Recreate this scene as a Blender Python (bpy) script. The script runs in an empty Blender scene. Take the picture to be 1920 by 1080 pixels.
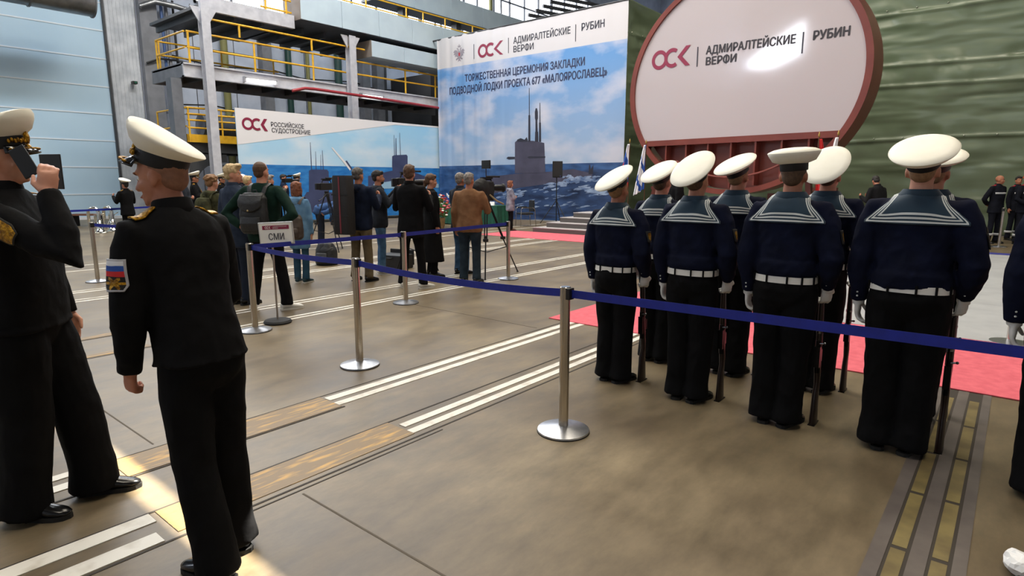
import bpy, bmesh, math, random
import numpy as np
from mathutils import Vector, Matrix, noise
from mathutils.bvhtree import BVHTree

sc = bpy.context.scene
COL = sc.collection
R = math.radians
V = Vector

# ------------------------------------------------------------------ camera
FPX = 1140.0
YAW = R(39.6)
PITCH = math.atan(201 / FPX)
EYE = V((0, 0, 1.6))
cam_d = bpy.data.cameras.new('camera')
cam = bpy.data.objects.new('camera', cam_d)
COL.objects.link(cam)
cam.location = EYE
cam.rotation_euler = (R(90) - PITCH, 0, YAW - R(90))
cam_d.sensor_width = 36
cam_d.lens = FPX / 1920 * 36
cam_d.clip_start = .05
cam_d.clip_end = 400
sc.camera = cam

# ------------------------------------------------------------------ world, lights, exposure
sc.view_settings.view_transform = 'Standard'
sc.view_settings.look = 'None'
sc.view_settings.gamma = 1
sc.view_settings.use_curve_mapping = False
sc.view_settings.exposure = -0.42
w = bpy.data.worlds.new('world')
sc.world = w
w.use_nodes = True
w.node_tree.nodes['Background'].inputs[0].default_value = (1.0, .97, .92, 1)
w.node_tree.nodes['Background'].inputs[1].default_value = .55


def area(name, loc, sx, sy, power, color=(1, 1, 1), rot=(0, 0, 0), spread=180):
    l = bpy.data.lights.new(name, 'AREA')
    l.shape = 'RECTANGLE'
    l.size, l.size_y = sx, sy
    l.energy = power
    l.color = color
    l.spread = R(spread)
    o = bpy.data.objects.new(name, l)
    COL.objects.link(o)
    o.location = loc
    o.rotation_euler = rot
    return o


# rows of hall lamps under the roof; middle far one added to brighten the floor
for ax, ay in ((2, 10), (2, -3), (13, 14), (13, 8), (13, 1)):
    area('hall_lamp_and_fill', (ax, ay, 18.6), 8, 3, 1500, (1, .9, .74))
area('hall_lamp_and_fill', (8, 16.5, 17), 16, 2, 3000, (.92, .96, 1))  # cool fill light added to brighten the low banner and left wall
# daylight of the clerestory windows above the left wall
area('window_daylight', (22, 29.2, 13), 34, 7, 5200, (.95, .97, 1), (R(-90), 0, 0), 150)
sun_d = bpy.data.lights.new('sun', 'SUN')
sun_d.energy = 48
sun_d.color = (1, .93, .8)
sun_d.angle = R(.1)
sun = bpy.data.objects.new('sun', sun_d)
COL.objects.link(sun)
sun.rotation_euler = V((1, 0, 1)).to_track_quat('Z', 'Y').to_euler()

# ------------------------------------------------------------------ pixel -> point
_fw = V((math.cos(YAW) * math.cos(PITCH), math.sin(YAW) * math.cos(PITCH), -math.sin(PITCH)))
_rt = V((math.sin(YAW), -math.cos(YAW), 0))
_up = _rt.cross(_fw)


def ray(px, py):
    return _fw + _rt * ((px - 960) / FPX) + _up * ((540 - py) / FPX)


def onZ(px, py, z=0):
    r = ray(px, py)
    return EYE + r * ((z - EYE.z) / r.z)


def onX(px, py, x):
    r = ray(px, py)
    return EYE + r * (x / r.x)


def onY(px, py, y):
    r = ray(px, py)
    return EYE + r * (y / r.y)


def HD(hd):
    """heading clockwise from the camera's forward -> world rotation of a thing facing local +Y"""
    return YAW - R(hd) - R(90)


# ------------------------------------------------------------------ materials
def lin(c):
    return tuple(((x / 255) / 12.92 if x <= 10.3 else (((x / 255) + .055) / 1.055) ** 2.4) for x in c) + (1,)


MATS = {}


def mat(name, rgb, rough=.6, metal=0, rgb2=None, scale=8, bump=0, bscale=40, spec=.5, stretch=None, emit=0, coat=0, detail=4, lo=.35, hi=.65, sheen=0):
    if name in MATS:
        return MATS[name]
    m = bpy.data.materials.new(name)
    m.use_nodes = True
    nt = m.node_tree
    b = nt.nodes['Principled BSDF']
    b.inputs['Base Color'].default_value = lin(rgb)
    b.inputs['Roughness'].default_value = rough
    b.inputs['Metallic'].default_value = metal
    b.inputs['Specular IOR Level'].default_value = spec
    if coat:
        b.inputs['Coat Weight'].default_value = coat
        b.inputs['Coat Roughness'].default_value = .08
    if sheen:
        b.inputs['Sheen Weight'].default_value = sheen
    if emit:
        b.inputs['Emission Color'].default_value = lin(rgb)
        b.inputs['Emission Strength'].default_value = emit
    if rgb2 or bump:
        tc = nt.nodes.new('ShaderNodeTexCoord')
        mp = nt.nodes.new('ShaderNodeMapping')
        nt.links.new(tc.outputs['Object'], mp.inputs[0])
        if stretch:
            mp.inputs['Scale'].default_value = stretch
    if rgb2:
        n = nt.nodes.new('ShaderNodeTexNoise')
        n.inputs['Scale'].default_value = scale
        n.inputs['Detail'].default_value = detail
        nt.links.new(mp.outputs[0], n.inputs['Vector'])
        r = nt.nodes.new('ShaderNodeValToRGB')
        r.color_ramp.elements[0].position = lo
        r.color_ramp.elements[1].position = hi
        r.color_ramp.elements[0].color = lin(rgb)
        r.color_ramp.elements[1].color = lin(rgb2)
        nt.links.new(n.outputs['Fac'], r.inputs[0])
        nt.links.new(r.outputs[0], b.inputs['Base Color'])
        if emit:
            nt.links.new(r.outputs[0], b.inputs['Emission Color'])
    if bump:
        n2 = nt.nodes.new('ShaderNodeTexNoise')
        n2.inputs['Scale'].default_value = bscale
        n2.inputs['Detail'].default_value = 3
        nt.links.new(mp.outputs[0], n2.inputs['Vector'])
        bp = nt.nodes.new('ShaderNodeBump')
        bp.inputs['Strength'].default_value = bump
        bp.inputs['Distance'].default_value = .02
        nt.links.new(n2.outputs['Fac'], bp.inputs['Height'])
        nt.links.new(bp.outputs[0], b.inputs['Normal'])
    MATS[name] = m
    return m


def cloth(name, rgb, rgb2=None, rough=.85, bump=.25):
    return mat('cloth_' + name, rgb, rough, rgb2=rgb2, scale=9, bump=bump, bscale=14, spec=.12)


CHROME = mat('brushed_steel', (176, 170, 160), .22, 1, rgb2=(196, 190, 182), scale=30, stretch=(1, 1, .1))
STEELDISC = mat('satin_steel_base', (205, 205, 206), .3, 1, rgb2=(185, 185, 188), scale=20)
BLACKP = mat('black_plastic', (16, 16, 17), .45)
BLACKR = mat('black_rubber', (20, 20, 22), .7)
DARKM = mat('dark_metal', (38, 38, 40), .4, .7)
WHITE = mat('white_print', (225, 224, 228), .55)
CRIMSON = mat('crimson_print', (132, 28, 62), .5)
CHARC = mat('charcoal_print', (48, 48, 60), .5)
SKIN = mat('skin', (205, 150, 124), .5, rgb2=(190, 130, 106), scale=14, spec=.35)
SKIN2 = mat('skin_tanned', (186, 128, 100), .5, rgb2=(170, 110, 86), scale=14, spec=.35)
EYEW = mat('eye_white', (225, 220, 215), .25)
EYED = mat('eye_iris', (40, 30, 25), .2)
LIP = mat('lips', (180, 116, 100), .5)
GOLD = mat('gold_embroidery', (200, 150, 30), .4, .6, rgb2=(120, 80, 10), scale=60, bump=.6, bscale=90)
GLOVE = mat('white_glove', (222, 220, 216), .75, rgb2=(205, 204, 200), scale=20)


# ------------------------------------------------------------------ mesh builder
def frame(d, ref=None):
    d = d.normalized()
    if ref is None:
        ref = V((1, 0, 0)) if abs(d.x) < .8 else V((0, 1, 0))
    a = (ref - d * ref.dot(d))
    if a.length < 1e-6:
        a = d.orthogonal()
    a.normalize()
    return a, d.cross(a)


class MB:
    def __init__(s):
        s.v = []
        s.f = []
        s.m = []
        s.mi = 0

    def add(s, vs, fs, mi=None):
        o = len(s.v)
        s.v += [V(x) for x in vs]
        for f in fs:
            s.f.append([i + o for i in f])
            s.m.append(s.mi if mi is None else mi)
        return s

    def box(s, lo, hi, M=None, mi=None):
        x0, y0, z0 = lo
        x1, y1, z1 = hi
        vs = [V(p) for p in ((x0, y0, z0), (x1, y0, z0), (x1, y1, z0), (x0, y1, z0), (x0, y0, z1), (x1, y0, z1), (x1, y1, z1), (x0, y1, z1))]
        if M:
            vs = [M @ p for p in vs]
        return s.add(vs, [(3, 2, 1, 0), (4, 5, 6, 7), (0, 1, 5, 4), (1, 2, 6, 5), (2, 3, 7, 6), (3, 0, 4, 7)], mi)

    def bar(s, a, b, wdt, hgt, ref=(0, 0, 1), mi=None):
        a, b = V(a), V(b)
        u, v = frame(b - a, V(ref))
        u, v = u * hgt / 2, v * wdt / 2
        vs = [a - u - v, a - u + v, a + u + v, a + u - v, b - u - v, b - u + v, b + u + v, b + u - v]
        return s.add(vs, [(3, 2, 1, 0), (4, 5, 6, 7), (0, 1, 5, 4), (1, 2, 6, 5), (2, 3, 7, 6), (3, 0, 4, 7)], mi)

    def tube(s, pts, r, n=10, ref=None, mi=None, cap=True):
        pts = [V(p) for p in pts]
        k = len(pts)
        if not isinstance(r, (list, tuple)):
            r = [r] * k
        vs, fs = [], []
        pa = V(ref) if ref is not None else None
        for i, p in enumerate(pts):
            if i == 0:
                d = pts[1] - p
            elif i == k - 1:
                d = p - pts[i - 1]
            else:
                d = (pts[i + 1] - p).normalized() + (p - pts[i - 1]).normalized()
            a, b = frame(d, pa)
            if ref is None:
                pa = a
            ra, rb = r[i] if isinstance(r[i], (list, tuple)) else (r[i], r[i])
            for j in range(n):
                t = 2 * math.pi * j / n
                vs.append(p + a * (ra * math.cos(t)) + b * (rb * math.sin(t)))
        for i in range(k - 1):
            for j in range(n):
                j2 = (j + 1) % n
                fs.append((i * n + j, i * n + j2, i * n + n + j2, i * n + n + j))
        if cap:
            fs.append(tuple(range(n))[::-1])
            fs.append(tuple((k - 1) * n + j for j in range(n)))
        return s.add(vs, fs, mi)

    def rings(s, rs, n=24, e=2.0, cap=True, mi=None):
        """rs: (cx,cy,z,rx,ry)"""
        vs, fs = [], []
        for cx, cy, z, rx, ry in rs:
            for j in range(n):
                t = 2 * math.pi * j / n
                c, q = math.cos(t), math.sin(t)
                vs.append((cx + rx * math.copysign(abs(c) ** (2 / e), c), cy + ry * math.copysign(abs(q) ** (2 / e), q), z))
        for i in range(len(rs) - 1):
            for j in range(n):
                j2 = (j + 1) % n
                fs.append((i * n + j, i * n + j2, i * n + n + j2, i * n + n + j))
        if cap:
            fs.append(tuple(range(n))[::-1])
            fs.append(tuple((len(rs) - 1) * n + j for j in range(n)))
        return s.add(vs, fs, mi)

    def lathe(s, prof, c=(0, 0, 0), n=32, sx=1, sy=1, M=None, mi=None):
        """prof: (r,z) bottom->top; r==0 closes"""
        vs, fs = [], []
        c = V(c)
        idx = []
        for r, z in prof:
            if r < 1e-6:
                idx.append([len(vs)] * n)
                vs.append(c + V((0, 0, z)))
            else:
                idx.append(list(range(len(vs), len(vs) + n)))
                for j in range(n):
                    t = 2 * math.pi * j / n
                    vs.append(c + V((r * sx * math.cos(t), r * sy * math.sin(t), z)))
        for a, b in zip(idx, idx[1:]):
            for j in range(n):
                j2 = (j + 1) % n
                q = [a[j], a[j2], b[j2], b[j]]
                u = []
                for i in q:
                    if i not in u:
                        u.append(i)
                if len(u) > 2:
                    fs.append(u)
        if M:
            vs = [M @ p for p in vs]
        return s.add(vs, fs, mi)

    def ell(s, c, r, n=14, M=None, mi=None):
        k = n // 2
        prof = [(math.sin(math.pi * i / k), -math.cos(math.pi * i / k)) for i in range(k + 1)]
        prof[0] = (0, -1)
        prof[-1] = (0, 1)
        T = Matrix.Translation(V(c)) @ Matrix.Diagonal((r[0], r[1], r[2], 1))
        if M:
            T = M @ T
        return s.lathe(prof, n=n, M=T, mi=mi)

    def poly(s, pts, off, mi=None):
        """flat polygon with thickness along vector off"""
        pts = [V(p) for p in pts]
        off = V(off)
        n = len(pts)
        vs = pts + [p + off for p in pts]
        fs = [tuple(range(n))[::-1], tuple(range(n, 2 * n))] + [(i, (i + 1) % n, n + (i + 1) % n, n + i) for i in range(n)]
        return s.add(vs, fs, mi)

    def grid(s, fn, nu, nv, mfn=None):
        vs = [fn(i / nu, j / nv) for j in range(nv + 1) for i in range(nu + 1)]
        o = len(s.v)
        s.v += [V(p) for p in vs]
        for j in range(nv):
            for i in range(nu):
                a = o + j * (nu + 1) + i
                s.f.append([a, a + 1, a + nu + 2, a + nu + 1])
                s.m.append(mfn((i + .5) / nu, (j + .5) / nv) if mfn else s.mi)
        return s

    def map(s, fn):
        s.v = [fn(p) for p in s.v]
        return s

    def xf(s, M):
        s.v = [M @ p for p in s.v]
        return s

    def mesh(s, name):
        me = bpy.data.meshes.new(name)
        me.from_pydata([tuple(p) for p in s.v], [], s.f)
        me.polygons.foreach_set('material_index', s.m)
        me.update()
        return me

    def build(s, name, mats, parent=None, smooth=None, bevel=0, solid=0, sub=0, recalc=True):
        me = s.mesh(name)
        for x in (mats if isinstance(mats, (list, tuple)) else [mats]):
            me.materials.append(x)
        if recalc:
            bm = bmesh.new()
            bm.from_mesh(me)
            bmesh.ops.recalc_face_normals(bm, faces=bm.faces)
            bm.to_mesh(me)
            bm.free()
        o = bpy.data.objects.new(name, me)
        COL.objects.link(o)
        if parent:
            o.parent = parent
        if bevel:
            b = o.modifiers.new('bevel', 'BEVEL')
            b.width = bevel
            b.segments = 2
            b.limit_method = 'ANGLE'
            b.angle_limit = R(40)
        if solid:
            b = o.modifiers.new('solidify', 'SOLIDIFY')
            b.thickness = solid
            b.offset = 0
        if sub:
            b = o.modifiers.new('subsurf', 'SUBSURF')
            b.levels = b.render_levels = sub
        if smooth is not None:
            me.polygons.foreach_set('use_smooth', [True] * len(me.polygons))
            if smooth < 180:
                me.set_sharp_from_angle(angle=R(smooth))
        return o


_tmp = bpy.data.scenes.new('scratch')


def evald(o):
    """mesh of o with its modifiers, evaluated in a scratch scene so that the growing scene is not re-evaluated"""
    _tmp.collection.objects.link(o)
    _tmp.view_layers[0].update()
    dg = _tmp.view_layers[0].depsgraph
    nm = bpy.data.meshes.new_from_object(o.evaluated_get(dg))
    _tmp.collection.objects.unlink(o)
    return nm


def fuse(mb, name, mats, parent=None, vox=.012, it=4, wr=0, wsc=9, wst=(1, 1, 1), mfn=None, seed=0):
    """voxel-fuse overlapping closed shapes into one smooth skin"""
    me = mb.mesh('tmp')
    o = bpy.data.objects.new('tmp', me)
    m = o.modifiers.new('r', 'REMESH')
    m.mode = 'VOXEL'
    m.voxel_size = vox
    m.adaptivity = 0
    if it:
        m = o.modifiers.new('s', 'SMOOTH')
        m.factor = .5
        m.iterations = it
    nm = evald(o)
    bpy.data.objects.remove(o)
    bpy.data.meshes.remove(me)
    nm.name = name
    nm.materials.clear()
    for x in (mats if isinstance(mats, (list, tuple)) else [mats]):
        nm.materials.append(x)
    if wr:
        off = V((seed * 7.3, seed * 3.1, seed * 1.7))
        k = len(nm.vertices)
        co, no = np.empty(k * 3, np.float32), np.empty(k * 3, np.float32)
        nm.vertices.foreach_get('co', co)
        nm.vertices.foreach_get('normal', no)
        co, no = co.reshape(-1, 3), no.reshape(-1, 3)
        qs = co * (np.array(wst) * wsc) + np.array(off)
        am = np.array([noise.noise(V(q)) + .6 * (1 - abs(noise.noise(V(q * 1.9) + V((5, 9, 1)))) * 2) for q in qs])
        nm.vertices.foreach_set('co', (co + no * (wr * am)[:, None]).astype(np.float32).ravel())
    nm.polygons.foreach_set('use_smooth', [True] * len(nm.polygons))
    if mfn:
        nm.polygons.foreach_set('material_index', [mfn(p.center) for p in nm.polygons])
    nm.update()
    o = bpy.data.objects.new(name, nm)
    COL.objects.link(o)
    if parent:
        o.parent = parent
    return o


def tag(o, label, cat, group=None, kind=None):
    o['label'] = label
    o['category'] = cat
    if group:
        o['group'] = group
    if kind:
        o['kind'] = kind
    return o


def empty(name, loc, label=None, cat=None, rz=0, group=None):
    o = bpy.data.objects.new(name, None)
    COL.objects.link(o)
    o.location = loc
    o.rotation_euler = (0, 0, rz)
    o.empty_display_size = .2
    if label:
        tag(o, label, cat, group)
    return o


def struct(o, label=None, cat=None):
    o['kind'] = 'structure'
    if label:
        o['label'] = label
        o['category'] = cat
    return o


_font_cap = {}


def text_mesh(body, bold=0.0, spacing=1.0):
    cu = bpy.data.curves.new('t', 'FONT')
    cu.body = body
    cu.size = 1
    cu.offset = 0
    cu.space_character = spacing
    cu.resolution_u = 3
    o = bpy.data.objects.new('t', cu)
    me = evald(o)
    bpy.data.objects.remove(o)
    bpy.data.curves.remove(cu)
    if bold:
        bm = bmesh.new()
        for dx, dy in ((-1, 0), (1, 0), (0, -.6), (0, .6), (0, 0)):
            k0 = len(bm.verts)
            bm.from_mesh(me)
            bm.verts.ensure_lookup_table()
            for v in bm.verts[k0:]:
                v.co += V((dx * bold * 1.6, dy * bold * 1.6, (dx + dy * 3) * 1e-4))
        bm.to_mesh(me)
        bm.free()
    return me


def lettering(name, body, p, right, up, wd, cap, m, parent, bold=.012, nrm=None, spacing=1.0, lift=.006):
    """text whose baseline starts at p, fitted to width wd and capital height cap"""
    me = text_mesh(body.replace('Ф', 'О'), bold, spacing)
    if 'Ф' in body:
        # the built-in letter fills badly: set an O and give it its upright stem
        ext = lambda t: [f(v.co.x for v in text_mesh(t, bold, spacing).vertices) for f in (min, max)]
        i = body.index('Ф')
        o0, o1 = ext('О')
        xr = ext(body[:i] + 'О')[1]
        xc = xr - (o1 - o0) / 2
        bm = bmesh.new()
        bm.from_mesh(me)
        hw = .045 + bold * 1.6
        bm.faces.new([bm.verts.new(p) for p in ((xc - hw, -.06, 4e-4), (xc + hw, -.06, 4e-4), (xc + hw, .78, 4e-4), (xc - hw, .78, 4e-4))])
        bm.to_mesh(me)
        bm.free()
    if bold not in _font_cap:
        h = text_mesh('Н', bold)
        _font_cap[bold] = max(v.co.y for v in h.vertices)
    xs = [v.co.x for v in me.vertices]
    x0, x1 = min(xs), max(xs)
    kx, ky = wd / (x1 - x0), cap / _font_cap[bold]
    right, up = V(right).normalized(), V(up).normalized()
    n = V(nrm) if nrm else right.cross(up)
    for v in me.vertices:
        v.co = V(p) + right * ((v.co.x - x0) * kx) + up * (v.co.y * ky) + n * (lift + v.co.z * 3)
    me.materials.clear()
    me.materials.append(m)
    me.name = name
    o = bpy.data.objects.new(name, me)
    COL.objects.link(o)
    o.parent = parent
    return o


def osk_logo(parent, p, right, up, wd, ht, m, lift=.008):
    """two overlapping rings (the second open) and a chevron"""
    right, up = V(right).normalized(), V(up).normalized()
    n = right.cross(up)
    b = MB()
    th = ht * .19
    ro = ht / 2

    ly = [0]

    def pt(x, y):
        return V(p) + right * x + up * y + n * (lift + ly[0])

    def arc(cx, cy, a0, a1, k=40):
        for i in range(k):
            t0, t1 = R(a0 + (a1 - a0) * i / k), R(a0 + (a1 - a0) * (i + 1) / k)
            q = []
            for t, r_ in ((t0, ro), (t1, ro), (t1, ro - th), (t0, ro - th)):
                q.append(pt(cx + r_ * math.cos(t), cy + r_ * math.sin(t)))
            b.add(q, [(0, 1, 2, 3)])
    arc(ro, ro, 0, 360)
    c2 = ro + ht * .80
    ly[0] = ht * .006
    arc(c2, ro, 52, 308)
    x0, x1 = c2 + ro * .62, wd
    t2 = th * 1.5
    for yy in (ht, 0):
        b.add([pt(x0, ro), pt(x0 + t2, ro), pt(x1, yy), pt(x1 - t2, yy)], [(0, 1, 2, 3)])
    return b.build('company_logo', m, parent, recalc=False)

# =================================================================== THE HALL
CONC = mat('concrete_floor', (93, 80, 61), .45, rgb2=(124, 110, 86), scale=.8, bump=.06, bscale=6, detail=8, spec=.4)


def tune_floor(m):
    """worn concrete: big soft stains plus fine speckle, patchy gloss"""
    nt = m.node_tree
    b = nt.nodes['Principled BSDF']
    tc = [n for n in nt.nodes if n.type == 'TEX_COORD'][0]
    ramp = [n for n in nt.nodes if n.type == 'VALTORGB'][0]
    n2 = nt.nodes.new('ShaderNodeTexNoise')
    n2.inputs['Scale'].default_value = 5
    n2.inputs['Detail'].default_value = 9
    n2.inputs['Roughness'].default_value = .7
    mp = nt.nodes.new('ShaderNodeMapping')
    mp.inputs['Scale'].default_value = (.5, 1.2, 1)
    nt.links.new(tc.outputs['Object'], mp.inputs[0])
    nt.links.new(mp.outputs[0], n2.inputs['Vector'])
    mx = nt.nodes.new('ShaderNodeMix')
    mx.data_type = 'RGBA'
    mx.blend_type = 'OVERLAY'
    mx.inputs['Factor'].default_value = .8
    nt.links.new(ramp.outputs[0], mx.inputs['A'])
    nt.links.new(n2.outputs['Fac'], mx.inputs['B'])
    nt.links.new(mx.outputs['Result'], b.inputs['Base Color'])
    mr = nt.nodes.new('ShaderNodeMapRange')
    mr.inputs['To Min'].default_value = .3
    mr.inputs['To Max'].default_value = .55
    nt.links.new(n2.outputs['Fac'], mr.inputs['Value'])
    nt.links.new(mr.outputs[0], b.inputs['Roughness'])


tune_floor(CONC)
fl = MB().box((-16, -30, -.3), (60, 31, 0)).build('floor', CONC)
struct(fl)
SLX, SLW = 21.08, .085
ROOF = mat('roof_sheet', (120, 122, 124), .7)
cl = MB()
cl.box((-16, -30, 20), (SLX - SLW, 31, 20.04)).box((SLX + SLW, -30, 20), (60, 31, 20.04))
cl.box((SLX - SLW, -30, 20), (SLX + SLW, 1.0, 20.04)).box((SLX - SLW, 5.3, 20), (SLX + SLW, 31, 20.04))
struct(cl.build('ceiling', ROOF))

WALLB = mat('wall_panel_blue_grey', (190, 198, 214), .55, rgb2=(172, 182, 200), scale=1.5)
LTWALL = mat('corrugated_pale_steel', (206, 210, 216), .45, rgb2=(176, 182, 190), scale=2)
DOORB = mat('blue_door_panel', (176, 206, 228), .5, rgb2=(184, 212, 232), scale=.6)
SEAM = mat('pale_seam', (215, 225, 235), .5)
GSTEEL = mat('grey_painted_steel', (120, 122, 128), .5, rgb2=(104, 106, 112), scale=3)
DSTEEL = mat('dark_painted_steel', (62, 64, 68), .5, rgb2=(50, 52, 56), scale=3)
PSTEEL = mat('pale_painted_steel', (192, 194, 202), .45, rgb2=(172, 174, 184), scale=4)
YEL = mat('yellow_rail_paint', (226, 178, 42), .45, rgb2=(208, 158, 34), scale=5)
DUCTB = mat('pale_blue_duct', (186, 204, 216), .45, rgb2=(176, 194, 208), scale=1.2)
GALV = mat('galvanised_duct', (150, 152, 154), .35, .8, rgb2=(110, 112, 116), scale=2)
PIPER = mat('red_pipe_paint', (150, 44, 54), .4)
PIPEG = mat('dark_green_pipe', (28, 62, 56), .4)
PIPEO = mat('olive_pipe', (120, 118, 70), .5)
CABLE = mat('black_cable', (24, 25, 28), .5)
BLUEP = mat('blue_conduit', (66, 92, 140), .4)
GLOW = mat('tube_light', (250, 248, 240), .5, emit=7)
PANE = mat('daylight_pane', (240, 246, 255), .5, emit=5)
REFL_PANE = mat('reflection_pane_glow', (236, 244, 255), .5, emit=40)  # strong glow for the added panes that reflect in board and tarp

WY = 30.0
wl = MB()
wl.box((11.0, WY, 0), (60, WY + .3, 9.6)).box((11.0, WY, 16.6), (60, WY + .3, 20))
wl.box((-16, WY, 9.3), (11, WY + .3, 20)).box((11, WY, 9.6), (13.5, WY + .3, 16.6))
struct(wl.build('wall_left', WALLB))
for k, px in enumerate([13.5, 20.4, 27.3, 34.2, 41.1, 48, 54.9]):
    pn = MB().box((px + .12, WY + .05, 9.6), (px + 6.78, WY + .1, 16.6)).build('window_%d' % (k + 1), PANE)
    struct(pn)
    fr = MB()
    for q in range(5):
        fr.box((px + q * 1.72, WY - .06, 9.6), (px + q * 1.72 + .1, WY + .16, 16.6))
    for z in (9.6, 11.9, 14.2, 16.5):
        fr.box((px, WY - .06, z), (px + 6.9, WY + .15, z + .1))
    fr.build('window_frame', GSTEEL, pn)
# corrugated pale strip beside the door
cs = MB()
for i in range(8):
    x = 9.86 + i * .145
    cs.box((x, WY - .02, 0), (x + .075, WY, 9.3)).box((x + .075, WY, 0), (x + .145, WY + .02, 9.3))
cs.box((9.8, WY + .02, 0), (11.05, WY + .2, 9.3))
struct(cs.build('trim_1', LTWALL))
# big sectional door
dr = MB().box((-6, WY, .12), (9.72, WY + .15, 9.3)).build('door_1', DOORB)
struct(dr)
sm = MB()
for z in (1.05, 2.16, 3.26, 4.36, 5.46, 6.58, 7.7, 8.8):
    sm.box((-6, WY - .02, z - .025), (9.72, WY, z + .025))
sm.build('panel_seam', SEAM, dr)
struct(MB().box((9.72, WY - .12, 0), (9.8, WY + .1, 9.3)).build('trim_2', DSTEEL))
struct(MB().box((-6, WY - .06, 0), (9.72, WY + .15, .12)).build('trim_3', mat('door_seal', (228, 230, 232), .6)))
# wall pilaster (grey column) with cable trunks
struct(MB().box((11.05, WY - .35, 0), (11.75, WY + .1, 20)).build('trim_4', mat('grey_pilaster', (132, 134, 140), .6, rgb2=(116, 118, 124), scale=2)))
pj = MB()
for x in (13.3, 15.2, 17.1, 19, 20.9, 22.8):
    pj.box((x, WY - .012, 0), (x + .03, WY, 9.5))
for z in (2.3, 4.6, 6.9):
    pj.box((11.8, WY - .012, z), (30, WY, z + .03))
struct(pj.build('trim_5', DSTEEL))
# unseen back wall with bright panes added for reflections in hull board and tarp
BWX = -15.7
struct(MB().box((-16, -30, 0), (BWX, 31, 20)).build('wall_back', WALLB))


def mirrored(px, py, pt, n):
    """where the sight line over (px,py), thrown back by the plane through pt with normal n, meets the back wall"""
    r = ray(px, py)
    h = EYE + r * ((pt - EYE).dot(n) / r.dot(n))
    q = r - n * (2 * r.dot(n))
    h = h + q * ((BWX - h.x) / q.x)
    return V((BWX + .03, h.y, h.z))


# glowing panes, outlined so that their reflections land on the hull board and tarp
_bn = V((-math.sin(R(82)), math.cos(R(82)), 0))
_refl_panes = [[mirrored(*q, V((18, 6.653, 4.372)), _bn) for q in ((1388, 131), (1425, 97), (1478, 58), (1514, 33), (1506, 102), (1446, 130))],
        [mirrored(*q, V((22.9, 0, 0)), V((-1, 0, 0))) for q in ((1733, 95), (1768, 52), (1770, 22), (1838, -14), (1882, 6), (1820, 40), (1775, 60))]]
for k, pl in enumerate(_refl_panes):
    pn = MB().poly(pl, (-.02, 0, 0)).build('window_%d' % (k + 11), REFL_PANE)
    struct(pn)
    fr = MB()
    for i in range(len(pl)):
        fr.bar(pl[i], pl[(i + 1) % len(pl)], .1, .14, (1, 0, 0))
    fr.build('window_frame', GSTEEL, pn)
# far cross wall beyond the tarps
struct(MB().box((59.7, -30, 0), (60, 31, 20)).build('wall_far', WALLB))

# ------------------------------------------------------------------ floor marks
WPAINT = mat('worn_white_paint', (218, 214, 204), .55, rgb2=(176, 168, 152), scale=7, lo=.5, hi=.78)
YPAINT = mat('worn_yellow_plate', (122, 98, 58), .5, rgb2=(188, 142, 54), scale=6, stretch=(.7, 4, 1), lo=.5, hi=.68)
GROOVE = mat('dark_groove', (50, 43, 35), .8)
JOINT = mat('floor_joint', (78, 68, 54), .8)
OCHRE = mat('ochre_rail_plate', (126, 112, 70), .5, rgb2=(96, 82, 52), scale=6)
GREYP = mat('grey_rail_plate', (100, 92, 86), .5, rgb2=(84, 76, 72), scale=5)
ti = [10]


def trim(m, *boxes):
    b = MB()
    for x0, x1, y0, y1, h in boxes:
        b.box((x0, y0, -.01), (x1, y1, h))
    ti[0] += 1
    return struct(b.build('trim_%d' % ti[0], m))


trim(WPAINT, (2.44, 13.4, 2.84, 2.905, .004), (2.47, 13.4, 2.955, 3.02, .004), (2.43, 13.4, 3.63, 3.70, .004), (2.44, 13.4, 3.76, 3.84, .004),
     (-6, .93, 2.80, 2.90, .004), (-6, .97, 3.00, 3.10, .004), (-6, 1.0, 3.70, 3.78, .004), (-6, 1.0, 3.85, 3.92, .004))
trim(YPAINT, (1.0, 2.44, 2.83, 3.10, .003), (1.05, 2.43, 3.60, 3.88, .003), (-6, 2.2, 6.42, 6.52, .003), (-6, 2.2, 7.2, 7.32, .003))
trim(GROOVE, (-6, 13.4, 2.775, 2.79, .002), (-6, 13.4, 3.10, 3.115, .002), (-6, 2.44, 3.575, 3.59, .003), (-6, 13.4, 3.885, 3.895, .002), (1.3, 2.6, 2.735, 2.745, .002), (-6, 2.3, 6.38, 6.395, .002), (-6, 2.3, 7.165, 7.18, .002))
trim(WPAINT, (2.3, 30, 6.41, 6.46, .004), (2.3, 30, 6.52, 6.57, .004), (2.3, 30, 7.2, 7.25, .004), (2.3, 30, 7.33, 7.38, .004),
     (-6, 30, 9.55, 9.61, .004), (-6, 30, 9.72, 9.77, .004), (-6, 30, 10.33, 10.39, .004), (-6, 30, 10.5, 10.55, .004), (-6, 30, 12.9, 12.96, .004), (-6, 30, 13.7, 13.76, .004))
trim(GREYP, (-2, 5.67, .285, .345, .003), (-2, 5.67, .135, .20, .003), (-2, 5.67, .0, .05, .003))
trim(OCHRE, *[(-2 + k * .62 + .03, -2 + (k + 1) * .62, y0, y1, .0025) for k in range(12) for y0, y1 in ((.215, .272), (.065, .122))])
trim(GROOVE, (-2, 5.67, .2, .285, .001), (-2, 5.67, .05, .135, .001))
trim(JOINT, (1.555, 1.566, -3, 2.7, .0012), (1.3, 1.31, 3.95, 6.3, .0012), (5.2, 5.21, 3.95, 6.3, .0012))

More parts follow.
